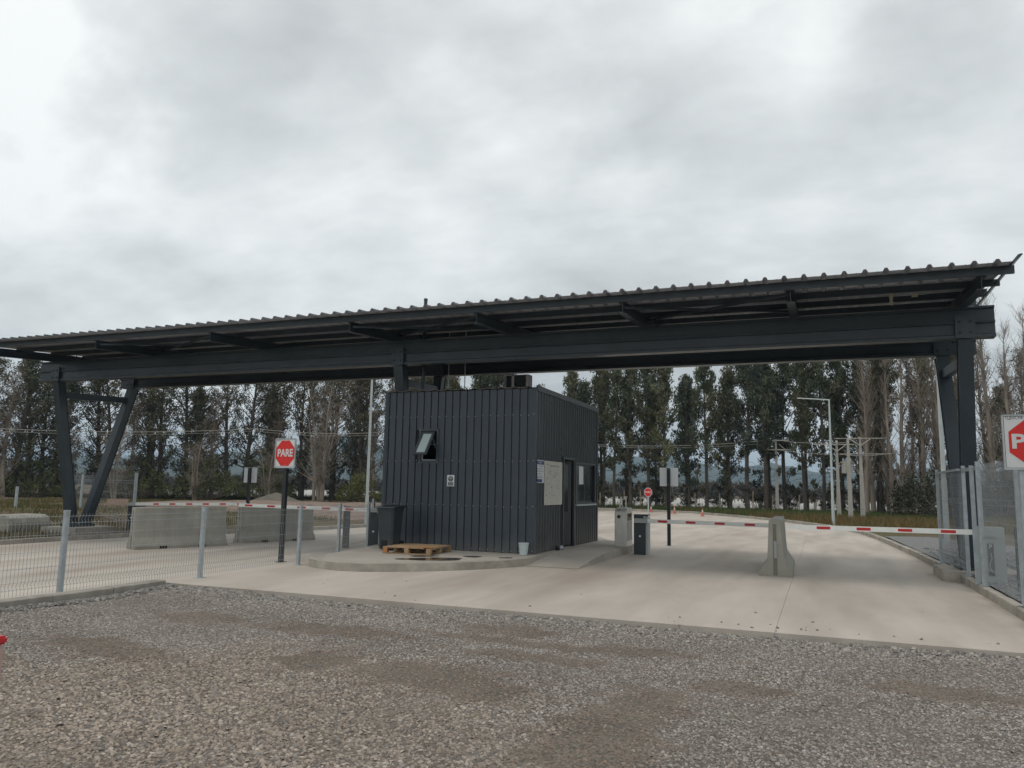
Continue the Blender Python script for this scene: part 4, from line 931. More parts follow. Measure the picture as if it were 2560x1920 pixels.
vfence('tall_mesh_fence', 'tall galvanised mesh fence along the right kerb in front of the pale barrier cabinet', [(2.44, 14.91), (2.50, 12.45), (2.56, 11.3)], 1.92, [.20, .75, 1.30, 1.82], .14, hz=[.45, 1.0, 1.55], post_w=.07, step=.05)
gt = vfence('tall_mesh_gate', 'tall galvanised mesh gate leaf standing open along the right kerb before the canopy column', [(2.46, 16.50), (2.36, 19.20)], 1.90, [.20, .75, 1.30, 1.82], .14, hz=[.45, 1.0, 1.55], post_w=.06, step=.05)
MB().box(2.43, 2.48, 14.95, 16.47, 2.03, 2.09).build('top_rail', 'galv', gt)
MB().box(2.36, 2.42, 16.53, 19.17, 2.05, 2.09).build('top_rail', 'galv', gt)
MB().box(2.34, 2.40, 15.05, 15.11, .14, 2.10).build('post', 'galv', gt)
MB().tube((2.44, 14.84, 1.9), (2.44, 14.80, 1.9), .03, n=8).build('hinge', 'galv', gt)
o = MB()
for k in range(7): o.box(-.10 + k * .03, -.10 + k * .03 + .022, -.04, .04, 0, .95)
o = o.box(-.10, .105, -.03, .03, 0, .94).build('ribbed_post', 'bin'); o.location = (2.96, 14.65, .145); tag(o, 'dark ribbed waist high post behind the right mesh fence', 'post')
# perimeter fence posts on the left verge
pf = vfence('perimeter_fence', 'sparse wire fence with tall pale posts on the left verge', [(-20.7, 18.95), (-32.3, 26.5), (-37.0, 29.6)], 1.85, [.3, 1.6], -.12, step=.30, hz=[.8, 1.2], post_w=.075, wire_r=.004, last=False)
o = MB().box(-.06, .06, -.04, .04, 0, 1.25).build('fence_post', 'galv'); o.location = (-34.6, 25.0, -.05); tag(o, 'short pale post on the grass at the far left', 'post')
o = MB().box(-.55, .55, -.04, .04, 0, .55).build('wooden_board', 'board'); o.location = (-33.5, 29.5, .13); o.rotation_euler = (R(-30), 0, R(20)); tag(o, 'brown board lying on the verge behind the left canopy column', 'board')

# ------------------------------------------------------------------ lamp posts, utility poles, wires
def lamp_post(x, y, zb, H, lab, armd=None, r=.07, sleeve=None):
    t = thing('lamp_post', (x, y, zb), lab, 'lamp post')
    MB().tube((x, y, zb), (x, y, zb + (sleeve or 1.2)), r * 1.15, r * 1.15, 12).tube((x, y, zb + (sleeve or 1.2)), (x, y, zb + H), r, r * .6, 12).build('pole', 'lamp', t)
    MB().box(x - .15, x + .15, y - .15, y + .15, zb, zb + .02).build('base_plate', 'lamp', t)
    if armd:
        ar = MB().tube((x, y, zb + H - .04), (x + armd, y, zb + H + .08), r * .45, n=8).build('arm', 'lamp', t)
        MB().prism([(-.05, 0), (.05, 0), (.09, .05), (-.09, .05)], 0, .42, 'X').build('luminaire', 'cabgrey', ar).location = (x + armd - .30 - ORG[t.name].x, y - ORG[t.name].y, zb + H + .06 - ORG[t.name].z)
    return t
lamp_post(.49, 40.14, .1, 6.0, 'slender galvanised lamp post with a short arm at the bend of the road', -1.45, .062)
lamp_post(-16.95, 26.9, -.05, 7.6, 'pale straight lamp post left of the booth reaching behind the canopy', -1.4, .062)
lamp_post(3.45, 26.6, .1, 7.9, 'white lamp post with sleeve right behind the tall mesh gate', 1.2, .068, 1.95)
def upole(x, y, H, lab, cross=True, w0=.135, w1=.065):
    t = thing('utility_pole', (x, y, .05), lab, 'utility pole', 'concrete utility poles')
    mb = MB(); mb.hexa([(x - w0, y - w0 * .8, .05), (x + w0, y - w0 * .8, .05), (x + w0, y + w0 * .8, .05), (x - w0, y + w0 * .8, .05), (x - w1, y - w1, H), (x + w1, y - w1, H), (x + w1, y + w1, H), (x - w1, y + w1, H)])
    mb.build('pole', 'pole', t)
    return t
u1 = upole(-3.1, 62.0, 5.55, 'single pale concrete power pole with two crossarms left of the lamp post')
for z, w_ in ((5.42, .95), (4.72, 1.0)): MB().box(-3.1 - w_, -3.1 + w_, 61.80, 61.87, z, z + .09).build('crossarm', 'pole', u1)
MB().tube((-2.9, 61.8, 5.2), (-2.45, 61.8, 4.8), .03, n=4).tube((-3.3, 61.8, 5.2), (-3.75, 61.8, 4.8), .03, n=4).build('brace', 'pole', u1)
for dx in (-.9, -.5, .5, .9): MB().lathe([(.02, 0), (.06, .03), (.03, .08), (.06, .11), (.02, .16)], (-3.1 + dx, 61.84, 5.51), 8).build('insulator', 'cabgrey', u1)
u2 = upole(.98, 52.2, 4.85, 'left concrete pole of the pair carrying the transformer', w0=.13, w1=.06)
u3 = upole(1.53, 48.9, 4.75, 'middle concrete pole with a grey transformer behind it', w0=.135, w1=.065)
u4 = upole(2.25, 50.6, 4.95, 'right concrete pole with crossarm beside the bare poplars', w0=.14, w1=.06)
MB().box(-.35, 2.0, 52.02, 52.09, 4.56, 4.62).build('crossarm', 'pole', u2)
mb = MB()
for a, b_ in (((.98, 52.0, 4.15), (.45, 52.0, 4.55)), ((.98, 52.0, 4.15), (1.5, 52.0, 4.55))): mb.tube(a, b_, .03, n=4)
mb.build('brace', 'pole', u2)
MB().box(.9, 3.5, 50.42, 50.48, 4.83, 4.88).build('crossarm', 'pole', u4); MB().box(1.1, 3.9, 50.42, 50.48, 3.91, 3.95).build('crossarm', 'pole', u4)
MB().tube((2.25, 50.4, 4.4), (1.7, 50.4, 4.8), .03, n=4).tube((2.25, 50.4, 4.4), (2.8, 50.4, 4.8), .03, n=4).build('brace', 'pole', u4)
tr = thing('transformer', (1.45, 49.3, 2.7), 'grey canister transformer hung between the concrete poles', 'transformer')
MB().tube((1.45, 49.35, 2.75), (1.45, 49.35, 3.35), .30, n=16).build('tank', 'pole', tr); MB().box(1.1, 1.8, 49.1, 49.55, 3.35, 3.42).build('lid', 'pole', tr)
mb = MB()
for dx in (-.2, 0, .2): mb.lathe([(.02, 0), (.05, .04), (.03, .09), (.05, .13), (.02, .2)], (1.45 + dx, 49.3, 3.42), 8)
mb.build('bushing', 'cabgrey', tr)
mb = MB(); q_ = []
def wire(P, r=.018, sag=.25, seg=10, name='power_line', lab=''):
    mb = MB()
    for a, b_ in zip(P, P[1:]):
        prev = None
        for k in range(seg + 1):
            t = k / seg; p_ = Vector(a).lerp(Vector(b_), t); p_.z -= sag * 4 * t * (1 - t)
            if prev: mb.tube(prev, p_, r, n=4, cap=False)
            prev = p_
    o = mb.build(name, 'pole', origin=P[0]); tag(o, lab, 'power line', 'power lines in front of the trees'); return o
wire([(-52, 35.8, 4.90), (-43.9, 52, 6.05), (-33.9, 56, 5.95), (-16.9, 62, 5.18), (-3.1, 61.8, 5.52)], lab='upper overhead cable running across the dark trees to the left pole')
wire([(-52, 35.8, 4.72), (-43.9, 52, 5.85), (-33.9, 56, 5.75), (-16.9, 62, 5.05), (-3.1, 61.8, 5.30)], r=.012, lab='thinner lower overhead cable just under the upper cable')
wire([(-3.1, 61.8, 5.52), (.98, 52.1, 4.7), (2.25, 50.4, 4.95)], r=.014, sag=.12, lab='cable from the single pole to the transformer poles')
wire([(-3.1, 61.8, 4.80), (.98, 52.1, 4.0), (3.8, 50.4, 3.95)], r=.014, sag=.12, lab='lower cable joining the concrete poles')
# stakes at the field edge
sp_ = MB().tube((0, 0, 0), (0, 0, 1.25), .045, n=6).build('wooden_stake', 'wpost'); sp_.location = (-28, 62.0, 0.05); tag(sp_, 'thin wooden fence stake in the row at the field edge', 'stake', 'thin stakes at the field edge')
for k in range(16):
    o = sp_.copy(); COL.objects.link(o); o.location = (-24.6 + k * 1.95 + random.uniform(-.4, .4), 60.6 + random.uniform(-.3, .3), .05); o.rotation_euler = (random.uniform(-.05, .05), random.uniform(-.05, .05), 0); o.scale = (1, 1, random.uniform(.8, 1.25))
#@@VEG
# ------------------------------------------------------------------ vegetation
def np_obj(name, V, F, mats, mi=None, col=None, parent=None, smooth=False):
    """fast mesh from numpy: F is (n,k) all same k"""
    me = bpy.data.meshes.new(name); n, k = F.shape
    me.vertices.add(len(V)); me.vertices.foreach_set('co', np.ascontiguousarray(V, dtype=np.float32).ravel())
    me.loops.add(n * k); me.loops.foreach_set('vertex_index', np.ascontiguousarray(F, dtype=np.int32).ravel())
    me.polygons.add(n); me.polygons.foreach_set('loop_start', np.arange(0, n * k, k, dtype=np.int32))
    if mi is not None: me.polygons.foreach_set('material_index', mi.astype(np.int32))
    for m in mats: me.materials.append(M_[m])
    if col is not None:
        at = me.color_attributes.new('col', 'FLOAT_COLOR', 'POINT')
        c4 = np.ones((len(V), 4), np.float32); c4[:, :3] = col; at.data.foreach_set('color', c4.ravel())
    me.update(calc_edges=True)
    if smooth: me.polygons.foreach_set('use_smooth', np.ones(n, bool))
    o = bpy.data.objects.new(name, me); COL.objects.link(o)
    if parent: o.parent = parent
    return o
def leaves(C, col, n, rad, ln, wd, updir, q, droop=0.0):
    """n narrow triangles round each centre C (m,3), radius rad (m,) ; returns V,F,colour"""
    m = len(C); tot = m * n
    c = np.repeat(C, n, 0); rd = np.repeat(rad, n)[:, None]
    u = q.normal(size=(tot, 3)); u /= np.linalg.norm(u, axis=1)[:, None]; u *= (q.random((tot, 1)) ** .45)
    p = c + u * rd * np.array([1, 1, 1.15])
    d = q.normal(size=(tot, 3)) * .75 + np.array(updir); d /= np.linalg.norm(d, axis=1)[:, None]
    s = np.cross(d, q.normal(size=(tot, 3))); s /= np.linalg.norm(s, axis=1)[:, None]
    L_ = ln * (0.6 + .8 * q.random((tot, 1))); w_ = wd * (0.6 + .8 * q.random((tot, 1)))
    V = np.stack([p - s * w_, p + s * w_, p + d * L_], 1).reshape(-1, 3)
    F = np.arange(tot * 3).reshape(-1, 3)
    k = np.repeat(np.repeat(col, n, 0), 3, 0) * np.repeat(.75 + .5 * q.random((tot, 1)), 3, 0)
    return V, F, k
def limb_mesh(paths, nside=5):
    """paths: list of lists of (point, radius) -> triangles"""
    V = []; F = []
    for P in paths:
        base = len(V); k = nside
        for i_, (p, r) in enumerate(P):
            a = Vector(P[min(i_ + 1, len(P) - 1)][0]) - Vector(P[max(i_ - 1, 0)][0]); a.normalize()
            x = a.cross(Vector((.31, .87, .13))).normalized(); y = a.cross(x)
            for j in range(k):
                t = 2 * math.pi * j / k; v = Vector(p) + x * (math.cos(t) * r) + y * (math.sin(t) * r); V.append(tuple(v))
        for i_ in range(len(P) - 1):
            for j in range(k):
                a = base + i_ * k + j; b = base + i_ * k + (j + 1) % k; F += [(a, b, b + k), (a, b + k, a + k)]
    return np.array(V), np.array(F)
BCOL = {'dark': (.055, .046, .038), 'pale': (.21, .175, .14), 'brown': (.13, .10, .075)}
def make_tree(name, seed, H=13.5, r=.17, crown0=.30, width=1.9, nl=34, clumps=5, nleaf=42, green=(.040, .056, .026), bark='dark', top=.25, lean=.25, fork=False, gap=.25, upness=1.2, leaf_l=.26, leaf_w=.055):
    q = np.random.default_rng(seed); pr = random.Random(seed)
    root = bpy.data.objects.new(name, None); COL.objects.link(root); ORG[root.name] = Vector((0, 0, 0)); root.empty_display_size = .3
    tp = []; dx, dy = pr.uniform(-lean, lean), pr.uniform(-lean, lean)
    for k in range(11):
        t = k / 10; tp.append(((dx * t * t + .10 * math.sin(t * 5 + seed), dy * t * t + .10 * math.cos(t * 4 + seed), H * .98 * t - .1), r * (1 - t) ** .8 + .012))
    def at(t):
        f = t * 10; i_ = min(int(f), 9); a = Vector(tp[i_][0]); b = Vector(tp[i_ + 1][0]); return a.lerp(b, f - i_), tp[i_][1] * (1 - (f - i_)) + tp[i_ + 1][1] * (f - i_)
    V, F = limb_mesh([tp], 7)
    o = np_obj('trunk', V, F, ['barkp' if bark != 'dark' else 'bark'], parent=root, smooth=True)
    paths = []; C = []; RD = []; CL = []
    green = np.array(green)
    for k in range(nl):
        t = crown0 + (1 - crown0) * ((k + pr.random()) / nl) ** .85
        if t > .985: t = .985
        p, rr_ = at(t); az = pr.uniform(0, 2 * math.pi)
        prof = min(1, (t - crown0 + .12) / .22) * (1 - max(0, (t - .62) / .38)) ** .75 + top * .3
        if t < crown0 + .2 and pr.random() < .45: prof *= .5
        ln = width * prof * pr.uniform(.55, 1.15)
        el = R(pr.uniform(28, 62)) if t > .35 else R(pr.uniform(5, 45))
        d = Vector((math.cos(az) * math.cos(el), math.sin(az) * math.cos(el), math.sin(el)))
        pts_ = [(tuple(p), rr_ * .42 + .008)]; cur = Vector(p); n_s = 4
        for s_ in range(n_s):
            d = (d + Vector((pr.uniform(-.18, .18), pr.uniform(-.18, .18), .16))).normalized(); cur = cur + d * (ln / n_s * 1.35); pts_.append((tuple(cur), (rr_ * .42 + .008) * (1 - (s_ + 1) / (n_s + .6))))
        paths.append(pts_)
        cc = green * pr.uniform(.75, 1.3) * np.array([1 + pr.uniform(-.12, .2), 1, 1 + pr.uniform(-.15, .15)])
        for c_ in range(clumps):
            if pr.random() < gap: continue
            u = .35 + .65 * (c_ + pr.random()) / clumps; f = u * n_s; i_ = min(int(f), n_s - 1); a = Vector(pts_[i_][0]).lerp(Vector(pts_[i_ + 1][0]), f - i_)
            C.append((a.x + pr.uniform(-.2, .2), a.y + pr.uniform(-.2, .2), a.z + pr.uniform(-.1, .35))); RD.append(pr.uniform(.26, .58)); CL.append(cc * pr.uniform(.85, 1.2))
    for k in range(6):   # leader tuft
        p, _ = at(.90 + .016 * k); C.append((p.x, p.y, p.z + .15)); RD.append(.26 - .025 * k); CL.append(green)
    for k in range(26):   # bare dead twigs low down
        t = pr.uniform(.08, crown0 + .18); p, rr_ = at(t); az = pr.uniform(0, 6.28); d = Vector((math.cos(az), math.sin(az), pr.uniform(-.25, .4))); ln = pr.uniform(.4, 1.5)
        paths.append([(tuple(p), .020), (tuple(p + d * ln * .5), .014), (tuple(p + d * ln + Vector((0, 0, -.15))), .005)])
        if pr.random() < .26: C.append(tuple(p + d * ln * pr.uniform(.6, 1.0) + Vector((0, 0, -.1)))); RD.append(pr.uniform(.15, .34)); CL.append(green * pr.uniform(.6, 1.0) * np.array([1.1, .9, .9]))
        if pr.random() < .6: e3 = p + d * ln * .5; paths.append([(tuple(e3), .012), (tuple(e3 + Vector((pr.uniform(-.5, .5), pr.uniform(-.5, .5), pr.uniform(-.5, .5)))), .004)])
    V1, F1 = limb_mesh(paths, 3)
    V2, F2, K2 = leaves(np.array(C), np.array(CL), nleaf, np.array(RD), leaf_l, leaf_w, (0, 0, upness), q)
    V_ = np.concatenate([V1, V2]); F_ = np.concatenate([F1, F2 + len(V1)]); mi = np.concatenate([np.full(len(F1), 0), np.full(len(F2), 1)])
    K = np.concatenate([np.tile(np.array(BCOL[bark]), (len(V1), 1)), K2])
    np_obj('crown', V_, F_, ['bark' if bark == 'dark' else 'barkp', 'leaf'], mi=mi, col=K, parent=root)
    return reg(root)
def make_bare(name, seed, H=16, r=.19, nb=70, width=1.5, bark='pale', twigs=9, c0=.12, fast=True, multi=1, leafy=0):
    q = np.random.default_rng(seed); pr = random.Random(seed)
    root = bpy.data.objects.new(name, None); COL.objects.link(root); ORG[root.name] = Vector((0, 0, 0))
    paths_t = []; paths = []; C = []
    for m_i in range(multi):
        a0 = pr.uniform(0, 6.28); sp = .0 if multi == 1 else pr.uniform(.10, .24); tp = []
        hh = H * (1 if m_i == 0 else pr.uniform(.65, .95))
        for k in range(11):
            t = k / 10; tp.append(((math.cos(a0) * (sp * 6 * t * (.4 + t) + .08 * m_i) + .10 * math.sin(t * 6 + seed + m_i), math.sin(a0) * sp * 6 * t * (.4 + t) + .10 * math.cos(t * 5 + seed), hh * t - .1), (r if multi == 1 else r * .6) * (1 - t) ** .85 + .010))
        paths_t.append(tp)
        for k in range(nb // multi):
            t = c0 + (1 - c0) * pr.random() ** .9; t = min(t, .97); f = t * 10; i_ = min(int(f), 9); p = Vector(tp[i_][0]).lerp(Vector(tp[i_ + 1][0]), f - i_); rr_ = tp[i_][1]
            az = pr.uniform(0, 6.28); el = R(pr.uniform(50, 74) if fast else pr.uniform(20, 60)); d = Vector((math.cos(az) * math.cos(el), math.sin(az) * math.cos(el), math.sin(el)))
            ln = H * .20 * pr.uniform(.45, 1.1) * (1.15 - t * .6) * (1 if fast else 1.0) * width / 1.5; cur = p.copy(); P = [(tuple(cur), rr_ * .34 + .006)]
            for s_ in range(4):
                d = (d + Vector((pr.uniform(-.12, .12), pr.uniform(-.12, .12), .14 if fast else .03))).normalized(); cur = cur + d * ln / 4; P.append((tuple(cur), (rr_ * .30 + .005) * (1 - (s_ + 1) / 4.8)))
            paths.append(P)
            for w_ in range(twigs):
                f2 = pr.uniform(.8, 3.95); i2 = int(f2); a = Vector(P[i2][0]).lerp(Vector(P[i2 + 1][0]), f2 - i2); az2 = pr.uniform(0, 6.28); e2 = R(pr.uniform(35, 80) if fast else pr.uniform(-10, 70))
                d2 = Vector((math.cos(az2) * math.cos(e2), math.sin(az2) * math.cos(e2), math.sin(e2))); l2 = pr.uniform(.35, 1.0)
                paths.append([(tuple(a), .009), (tuple(a + d2 * l2 * .5 + Vector((0, 0, .03))), .007), (tuple(a + d2 * l2), .003)])
                if leafy and pr.random() < leafy: C.append(tuple(a + d2 * l2 * .7))
    V, F = limb_mesh(paths_t, 7); np_obj('trunk', V, F, ['barkp'], parent=root, smooth=True)
    V1, F1 = limb_mesh(paths, 3)
    if C:
        V2, F2, K2 = leaves(np.array(C), np.tile(np.array((.085, .060, .038)), (len(C), 1)), 5, np.full(len(C), .16), .12, .035, (0, 0, .2), q)
        V_ = np.concatenate([V1, V2]); F_ = np.concatenate([F1, F2 + len(V1)]); mi = np.concatenate([np.zeros(len(F1)), np.ones(len(F2))]); K = np.concatenate([np.full((len(V1), 3), .1), K2])
        np_obj('crown', V_, F_, ['barkp', 'leaf'], mi=mi, col=K, parent=root)
    else: np_obj('crown', V1, F1, ['barkp'], parent=root)
    return reg(root)
def make_bush(name, seed, w, h, green, n=60, nleaf=40, ll=.16, lw=.04, bark='brown'):
    q = np.random.default_rng(seed); pr = random.Random(seed)
    root = bpy.data.objects.new(name, None); COL.objects.link(root); ORG[root.name] = Vector((0, 0, 0)); paths = []; C = []; RD = []; CL = []
    for k in range(n):
        az = pr.uniform(0, 6.28); rad = w * pr.random() ** .6; z = h * (1 - (rad / w) ** 2 * .75) * pr.uniform(.25, 1.0)
        e_ = Vector((math.cos(az) * rad, math.sin(az) * rad, z)); paths.append([((pr.uniform(-.15, .15), pr.uniform(-.15, .15), -.05), .022), (tuple(e_ * .5 + Vector((0, 0, .1))), .014), (tuple(e_), .004)])
        C.append(tuple(e_)); RD.append(pr.uniform(.2, .4) * min(1.2, w / 1.6)); CL.append(np.array(green) * pr.uniform(.7, 1.35))
    V1, F1 = limb_mesh(paths, 3); V2, F2, K2 = leaves(np.array(C), np.array(CL), nleaf, np.array(RD), ll, lw, (0, 0, .5), q)
    np_obj('stem', V1, F1, ['barkp' if bark != 'dark' else 'bark'], parent=root)
    np_obj('foliage', V2, F2, ['leaf'], col=K2, parent=root)
    return reg(root)
G1, G2, G3 = (.098, .112, .066), (.115, .122, .070), (.082, .100, .070)
evs = [make_tree('evergreen_tree', 11, 13.0, .17, .26, 1.75, 40, green=G1), make_tree('evergreen_tree', 12, 12.2, .15, .22, 1.55, 34, green=G2, lean=.35),
       make_tree('evergreen_tree', 13, 13.6, .19, .34, 1.95, 38, green=G3), make_tree('evergreen_tree', 14, 12.6, .14, .26, 1.6, 32, green=G1, gap=.32),
       make_tree('evergreen_tree', 15, 13.2, .16, .40, 1.7, 32, green=G2, gap=.35, lean=.5), make_tree('evergreen_tree', 16, 11.6, .13, .18, 1.45, 34, green=G3)]
wide = [make_tree('evergreen_tree', 21, 14.4, .22, .14, 2.6, 56, clumps=6, nleaf=28, green=(.104, .106, .066), gap=.50, lean=.7, leaf_l=.19, leaf_w=.052, upness=.6),
        make_tree('evergreen_tree', 22, 13.8, .20, .18, 2.8, 52, clumps=6, nleaf=28, green=(.118, .112, .070), gap=.54, lean=.8, leaf_l=.19, leaf_w=.052, upness=.6),
        make_tree('evergreen_tree', 23, 14.8, .24, .10, 2.4, 58, clumps=6, nleaf=30, green=(.096, .104, .066), gap=.46, lean=.4, leaf_l=.20, leaf_w=.052, upness=.8)]
pops = [make_bare('bare_poplar', 31, 17.0, .20, 80), make_bare('bare_poplar', 32, 15.6, .17, 74, 1.3), make_bare('bare_poplar', 33, 18.0, .22, 90, 1.6)]
popl = [make_bare('bare_poplar', 34, 12.5, .16, 90, 1.4, leafy=.35), make_bare('bare_poplar', 35, 11.6, .13, 90, 1.2, leafy=.45)]
bare = [make_bare('bare_tree', 41, 9.5, .20, 110, 1.9, fast=False, multi=5, twigs=8), make_bare('bare_tree', 42, 7.5, .14, 70, 1.7, fast=False, multi=3, twigs=8)]
used = set()
def plant(proto, x, y, lab, cat, grp, sc=1.0, zs=None, z=.05, rz=None):
    rz = random.uniform(0, 6.28) if rz is None else rz
    s_ = (sc, sc, zs if zs else sc)
    if proto.name not in used:
        used.add(proto.name); o = proto
        o.location = (x, y, z); o.rotation_euler = (0, 0, rz); o.scale = s_; tag(o, lab, cat, grp)
    else: o = dup(proto, (x, y, z), rz, lab, s_, grp); tag(o, lab, cat, grp)
    return o
pr = random.Random(99)
# rear row behind the right lane and the booth
x = -31.0; k = 0
while x < 4.6:
    h = pr.uniform(.86, 1.02) * (.80 if -26.5 < x < -22.4 else 1.0)
    if not (-22.6 < x < -20.9):
        p_ = pr.choice(evs); plant(p_, x, 63.0 + pr.uniform(-.8, .8), 'slender dark evergreen in the dense row behind the road right of the booth' if x > -22 else 'slender dark evergreen in the row hidden partly by the booth', 'tree', 'evergreens in the rear row', pr.uniform(.82, 1.0), h)
    x += pr.uniform(1.15, 1.75); k += 1
x = -29.5
while x < 5.0:
    if not (-22.8 < x < -20.4): plant(pr.choice(evs), x, 66.2 + pr.uniform(-.9, .9), 'slender dark evergreen seen through gaps of the front row', 'tree', 'evergreens of the second row', pr.uniform(.8, .95), pr.uniform(.78, .92))
    x += pr.uniform(2.0, 3.4)
# bare poplars at the right with twiggy lower trees between
x = 3.0
while x < 24:
    plant(pr.choice(pops), x, 59.5 + pr.uniform(-1.2, 1.2) - (x - 2) * .12, 'leafless pale poplar in the stand at the right', 'tree', 'bare poplars at the right', pr.uniform(.85, 1.0), pr.uniform(.64, .74) if x < 8.5 else pr.uniform(.78, .98))
    x += pr.uniform(.9, 1.5)
x = 3.4
while x < 25:
    plant(pr.choice(popl), x, 62.0 + pr.uniform(-1.2, 1.2) - (x - 2) * .12, 'brownish twiggy poplar growing low among the taller bare ones', 'tree', 'twiggy brown poplars', pr.uniform(.9, 1.15), pr.uniform(.80, 1.0))
    x += pr.uniform(1.0, 1.7)
x = 4.2
while x < 26:
    plant(pr.choice(evs), x, 66.5 + pr.uniform(-1.2, 1.2), 'dark evergreen standing behind the bare poplars', 'tree', 'evergreens behind the poplars', .95, pr.uniform(.80, .98)); x += pr.uniform(2.6, 4.2)
# left part: looser, broader trees
LT = [(-33, 66.5), (-35.5, 65.0), (-38.2, 66.5), (-41.0, 64.5), (-43.6, 66.0), (-46.4, 63.0), (-48.2, 60.0), (-50.5, 58.2), (-52.3, 54.5), (-54.2, 51.5), (-55.4, 48.0), (-57.2, 45.0), (-58.3, 41.5), (-60, 38.0), (-61.5, 35), (-63, 32),
      (-36.8, 70), (-42.2, 70), (-47.5, 69), (-52.5, 65), (-56.5, 58), (-59.0, 52), (-61.5, 47), (-63.5, 42), (-65.0, 37), (-44.8, 71.5), (-39.4, 72)]
LT += [((LT[i_][0] + LT[i_ + 1][0]) / 2 + .3, (LT[i_][1] + LT[i_ + 1][1]) / 2 + .9) for i_ in range(15)] + [(x - 3.0, y + 3.4) for x, y in LT[:16:3]]
for i_, (x, y) in enumerate(LT):
    back = 16 <= i_ < 27 or i_ > 41
    if 16 <= i_ < 27 and i_ % 2: continue
    plant(pr.choice(wide if pr.random() < .75 else evs), x + pr.uniform(-.5, .5), y + pr.uniform(-.5, .5), 'broad loose crowned evergreen behind the left lane' if not back else 'evergreen deeper in the grove behind the left lane', 'tree', 'loose evergreens on the left' if not back else 'back evergreens on the left',
          pr.uniform(.95, 1.15), pr.uniform(.93, 1.05) * (1.0 if x > -47 else max(.74, 1 + (x + 47) * .021)), z=-.05)
for (x, y, s_, lab, i_) in ((-41.8, 58.5, 1.25, 'many stemmed leafless tree right of the left stop sign', 0), (-52.5, 46.0, .95, 'pale bare branching tree behind the left canopy column', 1), (-56.0, 44.5, .9, 'bare brown tree at the far left edge', 1), (-49.0, 51.0, .85, 'low bare tree left of the left stop sign', 1), (-45.5, 56.0, .9, 'thin bare tree just left of the left stop sign', 1)):
    plant(bare[i_], x, y, lab, 'tree', None, s_, z=0)
for k, (x, y) in enumerate(((-57.0, 40.0), (-53.8, 48.5), (-50.2, 54.0), (-47.2, 59.0), (-44.0, 61.5), (-38.0, 61.0), (-58.5, 36.5))):
    plant(popl[k % 2], x, y, 'brownish leafless tree standing in front of the left evergreens', 'tree', 'brown leafless trees on the left', 1.3, pr.uniform(.62, .85), z=0)
# undergrowth
bG = make_bush('bush', 51, 2.2, 2.9, (.125, .125, .045), 90, 45, .18, .05); plant(bG, -38.2, 59.5, 'yellow green bush left of the pale lamp post', 'bush', None, .9, z=0)
bD = make_bush('bush', 52, 2.6, 3.0, (.060, .060, .040), 110, 48, .16, .05); plant(bD, 7.0, 56.2, 'dark dense bush at the foot of the bare poplars', 'bush', None, 1.15, z=.05)
plant(bD, 10.6, 56.5, 'dark bush behind the mesh gate', 'bush', None, .9, z=.05)
bL = make_bush('bush', 53, 3.0, 3.8, (.105, .112, .050), 130, 42, .20, .05)
for (x, y, s_, lab) in ((-50.0, 53.5, 1.0, 'large olive green bush behind the left white sign'), (-53.5, 49.0, .9, 'olive bush behind the near left jersey barrier'), (-47.0, 57.5, .85, 'olive bush left of the stop sign post'), (-59.5, 38.5, 1.1, 'dark olive bush at the far left edge'), (-57.5, 42.5, .8, 'olive bush behind the left canopy column')):
    plant(bL, x, y, lab, 'bush', None, s_, z=-.05)
# sparse drooping undergrowth under the rear row
bS = make_bush('sapling', 54, 1.1, 2.6, (.040, .048, .030), 34, 34, .16, .035)
for k in range(20):
    x = -31 + k * 2.6 + pr.uniform(-.5, .5)
    if x > 19: break
    plant(bS, x, 64.5 + pr.uniform(-.8, 1.2), 'dark sapling among the trunks of the rear row', 'sapling', 'saplings under the rear row', pr.uniform(.7, 1.25), z=.05)
for k in range(10):
    x = -34 - k * 3.0; y = 67 if x > -46 else 67 - (-46 - x) * 1.7
    plant(bS, x, y + pr.uniform(-1, 1), 'dark sapling among the trunks of the left grove', 'sapling', 'saplings under the left grove', pr.uniform(.9, 1.5), z=0)

# ------------------------------------------------------------------ ground cover (nobody could count it)
def blades(name, pts, cols, hmin, hmax, wd, spread, n, seed, label=None):
    q = np.random.default_rng(seed); m = len(pts); tot = m * n
    P = np.repeat(pts, n, 0); P[:, :2] += q.normal(size=(tot, 2)) * spread
    a = q.random(tot) * 6.283; h = q.uniform(hmin, hmax, tot)
    s = np.stack([np.cos(a), np.sin(a), np.zeros(tot)], 1) * wd; tip = q.normal(size=(tot, 3)) * .35 * h[:, None]; tip[:, 2] = h
    V = np.stack([P - s, P + s, P + tip], 1).reshape(-1, 3); F = np.arange(tot * 3).reshape(-1, 3)
    K = np.repeat(np.repeat(cols, n, 0) * (.7 + .6 * q.random((tot, 1))), 3, 0)
    o = np_obj(name, V, F, ['grassm'], col=K); return tag(o, kind='stuff')
q = np.random.default_rng(5)
n = 9000; X = q.uniform(-24, 22, n); Y = q.uniform(35, 61, n)
def kr(y): return np.interp(y, [9, 24, 30, 34.6, 38.4, 44.2, 49.5, 55.4, 57.4, 58.4], [2.45, 2.2, 1.85, 1.42, .45, -1.76, -4.62, -8.45, -12, -16])
ok = X > kr(Y) + .35; X, Y = X[ok], Y[ok]
c = np.where((q.random(len(X)) < np.clip((Y - 45) / 12, .05, .85))[:, None], np.array([[.060, .095, .030]]), np.array([[.17, .125, .055]]))
d = Y / 50
blades('verge_grass', np.stack([X, Y, np.full(len(X), .10)], 1), c, .08, .38, .016, .22, 14, 6)
n = 6000; X = q.uniform(-60, -20.3, n); Y = q.uniform(12, 60, n); ok = (X < np.interp(Y, [16, 20, 24, 40, 57], [-20.4, -19.2, -17.8, -15.4, -17.5])) & (X > -22 - Y * .75); X, Y = X[ok], Y[ok]
